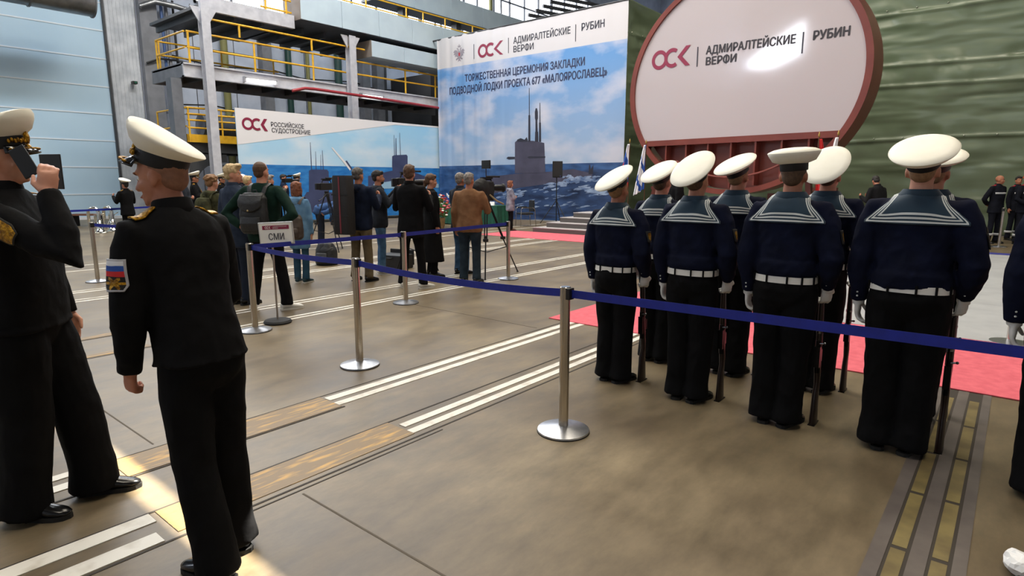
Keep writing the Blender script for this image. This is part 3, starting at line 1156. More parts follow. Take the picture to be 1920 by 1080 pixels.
tag(MB().tube([(13.0, WY - .75, 4.1), (15.5, WY - .75, 4.05), (20, WY - .75, 4.0), (24.6, WY - .75, 3.95)], .5, 18).build('wall_duct', GALV, None, smooth=50), 'fat silver horizontal duct on the wall above the low banner', 'duct')
for k, (z, lab) in enumerate(((5.0, 'lower black cable strung along the wall behind the gallery'), (6.1, 'upper black cable strung along the wall behind the gallery'), (7.0, 'topmost black cable strung along the wall behind the gallery'))):
    b = MB()
    b.tube([(12.3 + i * 1.6, WY - .16, z + .12 * math.sin(i * 2.1 + k)) for i in range(9)], .035, 6)
    tag(b.build('wall_cable', CABLE, None, smooth=50), lab, 'cable')
DK = mat('dark_recess', (40, 40, 42), .7)
tag(MB().box((24.8, 26.5, 4.4), (33, 29.99, 7.6)).build('dark_recess_box', DK, None), 'dark box standing for the shaded recess at the right end of the gallery', 'plant room')  # box whose dark colour stands for the darkness of a recess
tag(MB().box((22.6, 28.4, 1.0), (31, 29.6, 3.9)).build('wall_cabinet', mat('taupe_cabinet', (110, 104, 98), .6), None), 'taupe wall cabinets above the right end of the low banner', 'cabinet')
tag(MB().tube([onY(262, 12, WY - .5), onY(290, 3, WY - .6), onY(330, 12, WY - .7), onY(360, 22, WY - .8)], .12, 10).build('wall_pipe', GALV, None, smooth=50), 'bent grey pipe at the top of the grey pilaster', 'pipe')
tag(MB().tube([onY(275, 118, WY - .45), onY(300, 110, WY - .5), onY(330, 113, WY - .4), onY(345, 125, WY - .3)], .04, 8).build('wall_cable', CABLE, None, smooth=50), 'dark cable looping over the grey pilaster', 'cable')
# overhead ventilation duct, top left
dv = empty('ventilation_duct', (0, 27, 8.05), 'round silver ventilation duct along the top left of the wall', 'duct')
for k in range(5):
    MB().tube([(k * 1.9 - 1, 0, 0), (k * 1.9 + .86, 0, 0)], .52, 20).build('duct_section', GALV, dv, smooth=50)
    MB().tube([(k * 1.9 + .86, 0, 0), (k * 1.9 + .9, 0, 0)], .56, 20).build('duct_flange', GSTEEL, dv, smooth=50)
# small camera on the pale strip
wc = empty('wall_camera', onY(249, 156, WY - .1), 'small dark camera on the pale corrugated strip', 'camera')
MB().box((-.03, -.05, -.03), (.03, .1, .03)).build('bracket', DARKM, wc)
MB().box((-.09, -.3, -.06), (.09, -.05, .06)).build('housing', BLACKP, wc, bevel=.01)
MB().tube([(0, -.34, 0), (0, -.3, 0)], .05, 12).build('lens', mat('lens_green', (40, 90, 70), .1), wc)

# =================================================================== HULL SECTION
HA = R(82)
hd_ = V((math.cos(HA), math.sin(HA), 0))        # leftwards along the face
hn = V((-math.sin(HA), math.cos(HA), 0))         # out of the face, towards the viewer
HC = V((18, 6.653, 4.372))
RZ, RAT, RIM, DEP = 3.021, .879, .15, .62
PRIMER = mat('brown_primer', (122, 62, 52), .28, rgb2=(110, 54, 46), scale=1.5, spec=.5)
PRIMD = mat('brown_primer_plate', (104, 52, 42), .4, rgb2=(92, 44, 36), scale=1.2)
BOARD = mat('glossy_white_board', (184, 176, 179), .075, spec=.6, bump=.01, bscale=.8)
hs = empty('hull_section', (HC.x, HC.y, 0), 'round brown submarine hull section faced with a glossy white board', 'hull section')
HO = V((HC.x, HC.y, 0))


def hp(d, z, n=0.0):
    return HC + hd_ * d + V((0, 0, z)) + hn * n - HO


def ringpt(t, r, n):
    return hp(r * math.cos(t) / RAT, r * math.sin(t), n)


N = 120
b = MB()
vs, fs = [], []
prof = [(RZ, .0), (RZ, .06), (RZ + RIM, .06), (RZ + RIM, -DEP), (RZ + RIM - .08, -DEP), (RZ + RIM - .08, -.02)]
for i in range(N):
    t = 2 * math.pi * i / N
    for r_, n_ in prof:
        vs.append(ringpt(t, r_, n_))
k = len(prof)
for i in range(N):
    j = (i + 1) % N
    for q in range(k):
        q2 = (q + 1) % k
        fs.append((i * k + q, i * k + q2, j * k + q2, j * k + q))
b.add(vs, fs)
b.build('hull_ring', PRIMER, hs, smooth=35)
ZC = -1.51
t0 = math.asin(ZC / RZ)
pts = [ringpt(t0 + (math.pi - 2 * t0) * i / 90, RZ, .005) for i in range(91)]
MB().poly(pts, -hn * .03).build('white_board', BOARD, hs)
# recessed lower bulkhead
pts = [ringpt(math.pi - t0 + (math.pi + 2 * t0) * i / 60, RZ, -.3) for i in range(61)]
MB().poly(pts, -hn * .03).build('bulkhead', PRIMD, hs)
wch = math.sqrt(RZ ** 2 - ZC ** 2) / RAT
bm_ = MB()
q = [hp(-wch, ZC, .02), hp(wch, ZC, .02), hp(wch, ZC - .17, .02), hp(-wch, ZC - .17, .02)]
bm_.poly(q, -hn * .35)
bm_.build('chord_beam', PRIMER, hs)
for x in (-2.2, -1.48, -.74, 0, .74, 1.48, 2.2):
    zb = -math.sqrt(max(.01, RZ ** 2 - (x * RAT) ** 2))
    MB().poly([hp(x - .025, ZC - .1, -.02), hp(x + .025, ZC - .1, -.02), hp(x + .025, zb + .05, -.02), hp(x - .025, zb + .05, -.02)], -hn * .3).build('rib', PRIMER, hs)
rbar = MB().tube([ringpt(math.pi + t, RZ - .35, .0) for t in np.linspace(.95, 2.2, 20)], .03, 8).build('curved_bar', PRIMER, hs)
# cradle
for s in (1, -1):
    c = MB()
    c.bar(hp(s * 2.5, -2.1, -.35), hp(s * 3.1, -4.372, -.35), .16, .16)
    c.bar(hp(s * 2.1, -2.45, -.35), hp(s * 2.35, -4.372, -.35), .14, .14)
    for z in (-3.0, -3.6, -4.2):
        c.bar(hp(s * 2.28, z, -.35), hp(s * (2.9), z, -.35), .1, .1)
    c.build('cradle_leg', PRIMD, hs)
MB().poly([hp(-3.3, -4.372, .0), hp(3.3, -4.372, .0), hp(3.3, -4.372, -1.1), hp(-3.3, -4.372, -1.1)], (0, 0, .14)).build('cradle_base', PRIMD, hs)
for x in (-1.2, 0, 1.2):
    MB().box((-.12, -.12, 0), (.12, .12, 1.25)).xf(Matrix.Translation(hp(x, -4.372, -.35))).build('prop', PRIMD, hs)


def hpx(px, py):
    r = ray(px, py)
    t = ((HC - EYE).dot(hn)) / r.dot(hn)
    h = EYE + r * t - HC
    return h.dot(hd_), h.z


def htext(body, a, b, cap_px, bold):
    d0, z0 = hpx(*a)
    d1, z1 = hpx(*b)
    p = hp(d0, z0, .012)
    rg = (hp(d1, z1, .012) - p)
    upv = hn.cross(rg).normalized() if hn.cross(rg).z > 0 else -hn.cross(rg).normalized()
    return lettering('lettering', body, p, rg, upv, rg.length, hpx(a[0], a[1] - cap_px)[1] - z0, mat('black_print', (44, 40, 46), .5), hs, bold, hn, 1.0, 0)


htext('АДМИРАЛТЕЙСКИЕ', (1323.5, 102.2), (1492, 80.8), 15.5, .026)
htext('ВЕРФИ', (1323, 122.5), (1381, 115.3), 14.8, .026)
htext('РУБИН', (1524, 75.5), (1594, 66), 17.5, .03)
for x, ya, yb in ((1309, 88, 125), (1507, 60, 100)):
    da, za = hpx(x, ya)
    db, zb = hpx(x, yb)
    MB().poly([hp(da - .018, za, .012), hp(da + .018, za, .012), hp(da + .018, zb, .012), hp(da - .018, zb, .012)], hn * .003).build('divider_line', CHARC, hs)
d0, z0 = hpx(1222, 133)
d1, z1 = hpx(1294, 126)
osk_logo(hs, hp(d0, z0 + .0, .0), -hd_, UP, d0 - d1, hpx(1240, 96)[1] - hpx(1240, 132)[1], CRIMSON, .014)

# =================================================================== BARRIERS
SH = .952


def stanchion(x, y, label, head=True, rot=0):
    e = empty('barrier_post', (x, y, 0), label, 'barrier post', R(rot))
    MB().lathe([(0, 0), (.165, 0), (.169, .006), (.167, .016), (.12, .026), (.06, .036), (.034, .042), (0, .042)], n=48).build('base', STEELDISC, e, smooth=35)
    MB().lathe([(.0, .03), (.0315, .03), (.0315, SH - .02), (.0315, SH - .012), (.0, SH - .01)], n=28).build('pole', CHROME, e, smooth=35)
    MB().lathe([(0, SH - .075), (.034, SH - .075), (.034, SH - .005), (.030, SH), (0, SH)], n=28).build('head', CHROME, e, smooth=35)
    MB().box((.02, -.028, SH - .078), (.048, .028, SH - .006)).build('tape_slot', BLACKP, e, bevel=.004)
    MB().lathe([(0, 0), (.171, -.0), (.171, .007), (0, .007)], n=40).build('base_rim', BLACKR, e, smooth=35)
    return e


PA, PB_, PC = onZ(1056, 808), onZ(675, 685), onZ(479, 620)
PD, PE, PF = onZ(761, 568), onZ(953, 523), onZ(184, 528)
stanchion(PA.x, PA.y, 'nearest steel barrier post, left of the line of sailors', rot=-90)
stanchion(PB_.x, PB_.y, 'steel barrier post between the nearest post and the sign post', rot=-90)
stanchion(PC.x, PC.y, 'steel barrier post at the corner beside the white media sign', rot=-90)
stanchion(PD.x, PD.y, 'steel barrier post in front of the man in the black suit', rot=180)
stanchion(PE.x, PE.y, 'steel barrier post at the end of the tape, right of the man in brown', rot=180)
stanchion(PF.x, PF.y, 'steel barrier post at left between the two near officers', rot=-90)
PG, PH = onZ(1893, 643), onZ(1872, 463)
_q = onZ(1920, 661, .91)
PZ = PA + (V((_q.x, _q.y, 0)) - PA) * 1.25
stanchion(PG.x, PG.y, 'steel barrier post on the pink carpet at the right edge', rot=180)
stanchion(PH.x, PH.y, 'distant steel barrier post in front of the workers', rot=180)
TAPE = mat('blue_barrier_tape', (15, 36, 148), .55, rgb2=(13, 32, 134), scale=20)


def tape(a, b, label, sag=.05, za=SH - .042, zb=SH - .042, wd=.05, tw=0.0):
    a, b = V((a.x, a.y, za)), V((b.x, b.y, zb))
    d = (b - a)
    d.z = 0
    d.normalize()
    a, b = a + d * .04, b - d * .04
    s = V((-d.y, d.x, 0))
    m = MB()

    def fn(u, v):
        p = a.lerp(b, u)
        p.z -= sag * 4 * u * (1 - u)
        an = R(tw) * math.sin(u * math.pi)
        return p + V((0, 0, math.cos(an))) * ((v - .5) * wd) + s * ((v - .5) * wd * math.sin(an))
    m.grid(fn, 40, 2)
    tag(m.build('barrier_tape', TAPE, None, solid=.002, recalc=False), label, 'barrier tape')


stanchion(PZ.x, PZ.y, 'steel barrier post past the right edge holding the long blue tape', rot=90)
tape(PC, PB_, 'blue tape between the corner post and the middle post', .02)
tape(PB_, PA, 'blue tape between the middle post and the nearest post', .035)
tape(PA, PZ, 'blue tape stretched across behind the line of sailors', .0)
tape(PC, PD, 'blue tape from the corner post towards the man in the black suit', .0)
tape(PD, PE, 'blue tape in front of the man in the brown sweater', .0)
tape(PF, V((5.2, 12.4, 0)), 'blue tape from the left post running behind the near officer', .09)
tape(V((3.2, 16.8, 0)), V((8.5, 19.5, 0)), 'distant blue tape in front of the silver tubas', .03)

# media sign on a floor stand
sg = empty('sign_stand', onZ(521, 605), 'white framed media sign on a thin pole with black round base', 'sign', HD(4))
MB().lathe([(0, 0), (.15, 0), (.155, .015), (.14, .035), (.03, .045), (0, .045)], n=40).build('base', BLACKR, sg, smooth=40)
MB().tube([(0, 0, .03), (0, 0, 1.0)], .011, 10).build('pole', mat('grey_pole', (150, 140, 132), .35, .6), sg)
SWH = mat('sign_white', (232, 230, 222), .5)
szl, szh = .90, 1.15


def tilt(p):
    return Matrix.Translation((.06, 0, szl)) @ Matrix.Rotation(R(-3), 4, 'Y') @ Matrix.Rotation(R(0), 4, 'X') @ V(p)


MB().box((-.2, -.008, 0), (.2, .008, .25)).map(tilt).build('frame', mat('sign_frame', (190, 190, 188), .4, .5), sg, bevel=.006)
MB().box((-.185, -.011, .015), (.185, .0, .235)).map(tilt).build('sheet', SWH, sg)
MB().box((-.15, -.0135, .168), (.155, -.0105, .212)).map(tilt).build('header_strip', CRIMSON, sg)
for (bdy, p, wd, cp_, m_, bo) in (('СМИ', (-.088, -.0, .052), .18, .075, mat('sign_grey', (70, 70, 74), .6), .012), ('АДМИРАЛТЕЙСКИЕ', (-.03, 0, .192), .16, .010, SWH, 0), ('ВЕРФИ', (-.03, 0, .176), .06, .010, SWH, 0)):
    o = lettering('lettering', bdy, p, (1, 0, 0), (0, 0, 1), wd, cp_, m_, sg, bo, V((0, -1, 0)), 1, .0145)
    for v in o.data.vertices:
        v.co = tilt(v.co)
lg = osk_logo(sg, (-.12, 0, .176), (1, 0, 0), (0, 0, 1), .065, .028, SWH, .015)
for v in lg.data.vertices:
    v.co = tilt(v.co)

# =================================================================== PRESIDIUM TABLE, CHAIR, SPEAKER, FLOWERS
CLOTHG = mat('green_tablecloth', (20, 84, 66), .8, rgb2=(16, 70, 56), scale=5)
TBX, TBY0, TBY1 = 16.4, 13.95, 17.3
tb = empty('table', (TBX, (TBY0 + TBY1) / 2, 0), 'long table under a dark green floor-length cloth before the big banner', 'table')
hl = (TBY1 - TBY0) / 2
MB().box((-.33, -hl + .03, .70), (.33, hl - .03, .73)).build('tabletop', DSTEEL, tb)
for x in (-.28, .28):
    for y in (-hl + .1, hl - .1):
        MB().box((x - .02, y - .02, 0), (x + .02, y + .02, .70)).build('leg', DSTEEL, tb)
tc_ = MB()
per = []
for (x0, y0, x1, y1) in ((-.36, -hl, -.36, hl), (-.36, hl, .36, hl), (.36, hl, .36, -hl), (.36, -hl, -.36, -hl)):
    L = math.hypot(x1 - x0, y1 - y0)
    kk = max(8, int(L / .03))
    for i in range(kk):
        t = i / kk
        nx, ny = (y1 - y0) / L, -(x1 - x0) / L
        per.append((x0 + (x1 - x0) * t, y0 + (y1 - y0) * t, -nx, -ny, L * t))
npx = len(per)
vs, fs = [], []
for j, z in enumerate((.745, .74, .55, .3, .03)):
    for i, (x, y, nx, ny, q) in enumerate(per):
        a = (0, .0, .012, .022, .03)[j] * (1 + math.sin(q * 38 + math.sin(q * 9)))
        vs.append((x + nx * a, y + ny * a, z))
for j in range(4):
    for i in range(npx):
        i2 = (i + 1) % npx
        fs.append((j * npx + i, j * npx + i2, (j + 1) * npx + i2, (j + 1) * npx + i))
fs.append(tuple(range(npx)))
tc_.add(vs, fs)
tag(tc_.build('tablecloth', CLOTHG, None, smooth=40), 'dark green pleated cloth hanging over the long table', 'tablecloth')
bpy.data.objects['tablecloth'].location = tb.location
PAPER = mat('white_paper', (235, 235, 235), .6)
for y, lab in ((14.35, 'white folded name card on the green table near the woman in grey'), (16.9, 'white folded name card at the far left end of the green table')):
    o = MB().add([(-.04, -.15, 0), (.04, -.15, 0), (0, -.15, .13), (-.04, .15, 0), (.04, .15, 0), (0, .15, .13)], [(0, 1, 2), (3, 5, 4), (0, 2, 5, 3), (1, 4, 5, 2)]).build('name_card', PAPER, None)
    o.location = (TBX - .2, y, .745)
    tag(o, lab, 'name card')
FW, FB, FR = mat('flag_white', (226, 228, 234), .8), mat('flag_blue', (38, 84, 170), .8), mat('flag_red', (204, 40, 44), .8)


def desk_flag(y, lab, mats_):
    e = empty('desk_flag', (TBX - .15, y, .745), lab, 'flag')
    MB().lathe([(0, 0), (.05, 0), (.05, .015), (.008, .02), (.004, .42), (0, .42)], n=16).build('stand', mat('gilt_stand', (180, 150, 80), .3, .8), e, smooth=40)
    MB().grid(lambda u, v: (.0 + .02 * math.sin(u * 7), -.01 - u * .13 * (.5 + .5 * v) - .02 * (1 - v), .40 - .30 * (1 - v) - .08 * u), 10, 12, lambda u, v: 0 if v > .66 else (1 if v > .33 else 2)).build('cloth', mats_, e, smooth=180, solid=.004, recalc=False)


desk_flag(14.85, 'small white and blue flag on the green table behind the brown sweater man', [FW, FB, FW])
desk_flag(16.65, 'small white blue red flag on the green table above the flower basket', [FW, FB, FR])
# flower basket
fb = empty('flower_basket', onZ(823, 428), 'wicker basket of red and white flowers standing before the green table', 'flower arrangement')
MB().lathe([(0, 0), (.17, 0), (.20, .1), (.22, .33), (.235, .36), (.20, .36), (.17, .1), (0, .08)], n=24).build('basket', mat('wicker', (160, 130, 90), .8, rgb2=(120, 92, 58), scale=30, bump=.6, bscale=60), fb, smooth=50)
random.seed(8)
FCOL = [mat('petal_red', (170, 24, 40), .6), mat('petal_white', (236, 230, 222), .6), mat('petal_orange', (208, 96, 60), .6), mat('petal_pink', (216, 120, 130), .6)]
GRN = mat('leaf_green', (60, 100, 44), .6)
lv = MB()
for i in range(70):
    t, z = random.uniform(0, 6.28), random.uniform(.36, 1.0)
    r_ = random.uniform(.02, .3) * (1.15 - abs(z - .6))
    lv.ell((r_ * math.cos(t), r_ * math.sin(t), z), (.05, .02, .06), 6, Matrix.Rotation(t, 4, 'Z'))
lv.build('foliage', GRN, fb)
for i in range(60):
    t, z = random.uniform(0, 6.28), random.uniform(.42, 1.15)
    r_ = random.uniform(.2, .36) * (1.25 - abs(z - .62) * 1.3)
    c = V((r_ * math.cos(t), r_ * math.sin(t), z))
    f = MB()
    s_ = random.uniform(.035, .055)
    for k in range(6):
        a = k * 1.047
        f.ell(c + V((math.cos(a), math.sin(a), .2 * (k % 2))) * s_ * .55, (s_ * .6, s_ * .6, s_ * .5), 6)
    f.ell(c + V((0, 0, s_ * .3)), (s_ * .4, s_ * .4, s_ * .4), 6)
    f.build('flower', random.choices(FCOL, (5, 5, 2, 1))[0], fb)
# conference chair
def chair(loc, rz, label):
    e = empty('conference_chair', loc, label, 'chair', rz)
    BL = mat('black_chair_fabric', (30, 32, 36), .8)
    MB().box((-.24, -.22, .42), (.24, .24, .48)).build('seat', BL, e, bevel=.02)
    MB().box((-.23, -.27, .52), (.23, -.22, .92)).build('backrest', BL, e, bevel=.02)
    for s in (1, -1):
        MB().tube([(s * .26, .27, 0), (s * .26, .26, .62), (s * .26, .2, .66), (s * .26, -.2, .66), (s * .26, -.26, .6), (s * .26, -.3, 0)], .013, 8).build('frame', CHROME, e, smooth=50)
        MB().box((s * .26 - .025, -.15, .665), (s * .26 + .025, .2, .69)).build('armrest', BLACKP, e, bevel=.006)
    MB().tube([(-.26, -.24, .85), (.26, -.24, .85)], .012, 8).tube([(-.26, -.0, .41), (.26, 0, .41)], .012, 8).build('cross_tube', CHROME, e)


chair(onZ(985, 424), HD(-110), 'black conference chair with chrome frame beside the woman in grey')


def tripod_legs(e, top, spread, r=.012, m=None, n=3, rot=0):
    for k in range(n):
        a = rot + k * 2 * math.pi / n
        MB().tube([(0, 0, top), (spread * .55 * math.cos(a), spread * .55 * math.sin(a), top * .45)], r * 1.3, 8).tube([(spread * .5 * math.cos(a), spread * .5 * math.sin(a), top * .5), (spread * math.cos(a), spread * math.sin(a), 0.01)], r, 8).build('leg', m or BLACKP, e, smooth=50)


spk = V((18.95, 13.5, 0))
e = empty('speaker_stand', spk, 'black tripod stand under the loudspeaker before the big banner', 'speaker stand')
MB().tube([(0, 0, .08), (0, 0, 1.72)], .02, 10).build('pole', BLACKP, e, smooth=50)
for k in range(3):
    a = R(20 + k * 120)
    MB().tube([(.02 * math.cos(a), .02 * math.sin(a), .85), (.62 * math.cos(a), .62 * math.sin(a), .015)], .016, 8).tube([(0, 0, .35), (.35 * math.cos(a), .35 * math.sin(a), .38)], .01, 8).build('leg', BLACKP, e, smooth=50)
MB().lathe([(.0, .82), (.035, .82), (.035, .92), (0, .92)], n=14).build('collar', BLACKP, e)
e = empty('loudspeaker', spk + V((0, 0, 1.72)), 'black loudspeaker on its tripod before the big banner', 'loudspeaker', HD(180 - 8))
MB().add([(-.19, .17, 0), (.19, .17, 0), (.13, -.17, 0), (-.13, -.17, 0), (-.19, .17, .6), (.19, .17, .6), (.13, -.17, .6), (-.13, -.17, .6)], [(0, 1, 2, 3), (7, 6, 5, 4), (0, 4, 5, 1), (1, 5, 6, 2), (2, 6, 7, 3), (3, 7, 4, 0)]).build('cabinet', BLACKP, e, bevel=.015)
MB().box((-.17, .165, .03), (.17, .18, .57)).build('grille', mat('grille_black', (26, 26, 28), .6, bump=.5, bscale=200), e)
MB().lathe([(0, 0), (.012, 0), (.012, .005), (0, .005)], n=12, M=Matrix.Translation((-.1, .18, .05)) @ Matrix.Rotation(R(-90), 4, 'X')).build('badge', mat('badge_blue', (60, 80, 200), .4), e)


# standing flags by the hull section
def flag(loc, h, lab, style, rz):
    e = empty('flag', loc, lab, 'flag', rz)
    MB().lathe([(0, 0), (.16, 0), (.16, .03), (.03, .06), (.03, .12), (0, .12)], n=24).build('stand', DARKM, e, smooth=40)
    MB().tube([(0, 0, .05), (0, 0, h)], .014, 10).build('pole', mat('flag_pole', (90, 60, 40), .4), e, smooth=50)
    MB().lathe([(0, 0), (.02, .01), (.028, .05), (.012, .09), (0, .15)], (0, 0, h), n=12).build('finial', mat('gilt_stand', (180, 150, 80), .3, .8), e, smooth=50)
    L = 1.35

    def fn(u, v):
        # hanging folds: narrow at the top, fuller at the bottom
        w_ = .05 + .30 * (1 - v) ** .8
        return (.015 + w_ * u + .02 * math.sin(u * 9 + v * 2), .06 * math.sin(u * 19 + 2 * v) * (1 - v * .7), h - .04 - L * (1 - v) - .22 * u * (1 - v))

    def mf(u, v):
        t = (1 - v) + u * .55
        if style == 'tricolour':
            return 0 if t < .55 else (1 if t < .9 else 2)
        if style == 'cross':
            return 1 if abs((t * 1.3) % .62 - .3) < .085 or (u < .18 and v < .85) else 0
        if style == 'red':
            return 2
        return 0
    MB().grid(fn, 24, 40, mf).build('cloth', [FW, FB, FR], e, smooth=180, solid=.006, recalc=False)
    return e


for px, ztop_, lab, stl in ((1176, 268, 'white blue red striped flag hanging beside the big banner', 'tricolour'), (1206, 270, 'white flag with blue diagonal cross left of the hull section', 'cross'), (1522, 258, 'red flag hanging in front of the hull section', 'red'), (1557, 255, 'plain white flag hanging right of the red flag', 'white')):
    p = onX(px, 420, 17.75 if px < 1300 else 16.2)
    p.z = 0
    zt = onX(px, ztop_, p.x).z
    flag(p, zt, lab, stl, HD({'tricolour': 170, 'cross': 165, 'red': 20, 'white': 160}[stl]))

# =================================================================== PEOPLE
def hand_shape(mb, wr, d, n, side, curl=.4, k=1.0, spread=.0):
    """palm, four bent fingers and a side thumb; d fingers' way, n palm side"""
    wr, d, n = V(wr), V(d).normalized(), V(n)
    n = (n - d * n.dot(d)).normalized()
    t = d.cross(n) * (1 if side == 'R' else -1)
    mb.tube([wr - d * .01 * k, wr + d * .03 * k, wr + d * .065 * k, wr + d * .092 * k], [(.027 * k, .019 * k), (.036 * k, .017 * k), (.041 * k, .016 * k), (.037 * k, .012 * k)], 12, ref=t)
    for off, L, c in ((.030, .072, .85), (.010, .080, 1), (-.010, .074, 1.08), (-.029, .058, 1.2)):
        p = wr + d * .086 * k + t * off * k
        pts = [p]
        dd = d + t * off * spread * 6
        a = 0
        for sgm, fr in ((.42, .8), (.33, 1.1), (.25, .8)):
            a += curl * c * fr
            q = (dd * math.cos(a) + n * math.sin(a)).normalized()
            p = p + q * (L * sgm * k)
            pts.append(p)
        mb.tube(pts, [.0098 * k, .0092 * k, .0086 * k, .0062 * k], 8)
    p = wr + d * .022 * k + t * .03 * k
    q1 = (d * .65 + t * .62 + n * .35).normalized()
    q2 = (d * .85 + t * .1 + n * (.3 + .5 * min(1, curl))).normalized()
    mb.tube([p - q1 * .02 * k, p + q1 * .035 * k, p + q1 * .035 * k + q2 * .032 * k, p + q1 * .035 * k + q2 * .052 * k], [.014 * k, .0115 * k, .010 * k, .007 * k], 8)


ARM = {
    'down': dict(e=(.268, -.035, 1.145), w=(.275, .03, .90), d=(0, .12, -1), n=(-1, 0, 0), c=.45),
    'down_close': dict(e=(.235, -.03, 1.145), w=(.235, .02, .895), d=(0, .1, -1), n=(-1, 0, 0), c=.45),
    'fist': dict(e=(.268, -.035, 1.145), w=(.27, .02, .90), d=(-.05, .15, -1), n=(-1, 0, .1), c=1.25),
    'rifle': dict(e=(.265, -.05, 1.15), w=(.232, .075, .955), d=(-.1, .2, -1), n=(-.75, .55, 0), c=.95),
    'akimbo': dict(e=(.43, -.10, 1.17), w=(.215, -.13, 1.03), d=(-.9, -.15, -.3), n=(.1, 1, 0), c=.6),
    'chest': dict(e=(.27, .06, 1.17), w=(.15, .32, 1.34), d=(-.4, .7, .5), n=(-.8, 0, .3), c=.8),
    'camera': dict(e=(.27, .12, 1.20), w=(.13, .33, 1.47), d=(-.5, .5, .6), n=(-.8, .2, .2), c=.8),
    'folded': dict(e=(.25, .06, 1.14), w=(.0, .20, 1.19), d=(-1, .1, .1), n=(0, -1, 0), c=.5),
    'back': dict(e=(.30, -.10, 1.15), w=(.08, -.19, 1.02), d=(-1, -.05, -.3), n=(0, -1, .2), c=.5),
    'front': dict(e=(.29, .04, 1.15), w=(.07, .22, 1.0), d=(-.9, .2, -.2), n=(0, -1, .1), c=.8),
    'forward': dict(e=(.25, .2, 1.22), w=(.16, .42, 1.30), d=(-.2, 1, .1), n=(-1, 0, 0), c=.7),
    'phone': dict(e=(.30, .37, 1.25), w=(.19, .26, 1.51), d=(-.22, .0, 1), n=(-1, -.25, 0), c=.55),
    'hang': dict(e=(.22, .02, 1.15), w=(.22, .06, .88), d=(0, .1, -1), n=(-1, 0, 0), c=.5),
}
SHOE_B = mat('black_leather_shoe', (14, 14, 15), .22)
SHOE_W = mat('white_sneaker', (216, 214, 208), .6)
SHOE_BR = mat('brown_shoe', (92, 56, 38), .5)
SOLE = mat('pale_sole', (205, 200, 190), .7)
SOLE_B = mat('black_sole', (18, 18, 18), .7)
CAPW = mat('white_cap_cloth', (244, 240, 226), .7, rgb2=(238, 234, 218), scale=6)
CAPBAND = mat('black_cap_band', (13, 13, 17), .6)
MIR = Matrix.Diagonal((-1, 1, 1, 1))
ALLP = {}


def smoothstep(a, b, x):
    t = max(0, min(1, (x - a) / (b - a)))
    return t * t * (3 - 2 * t)


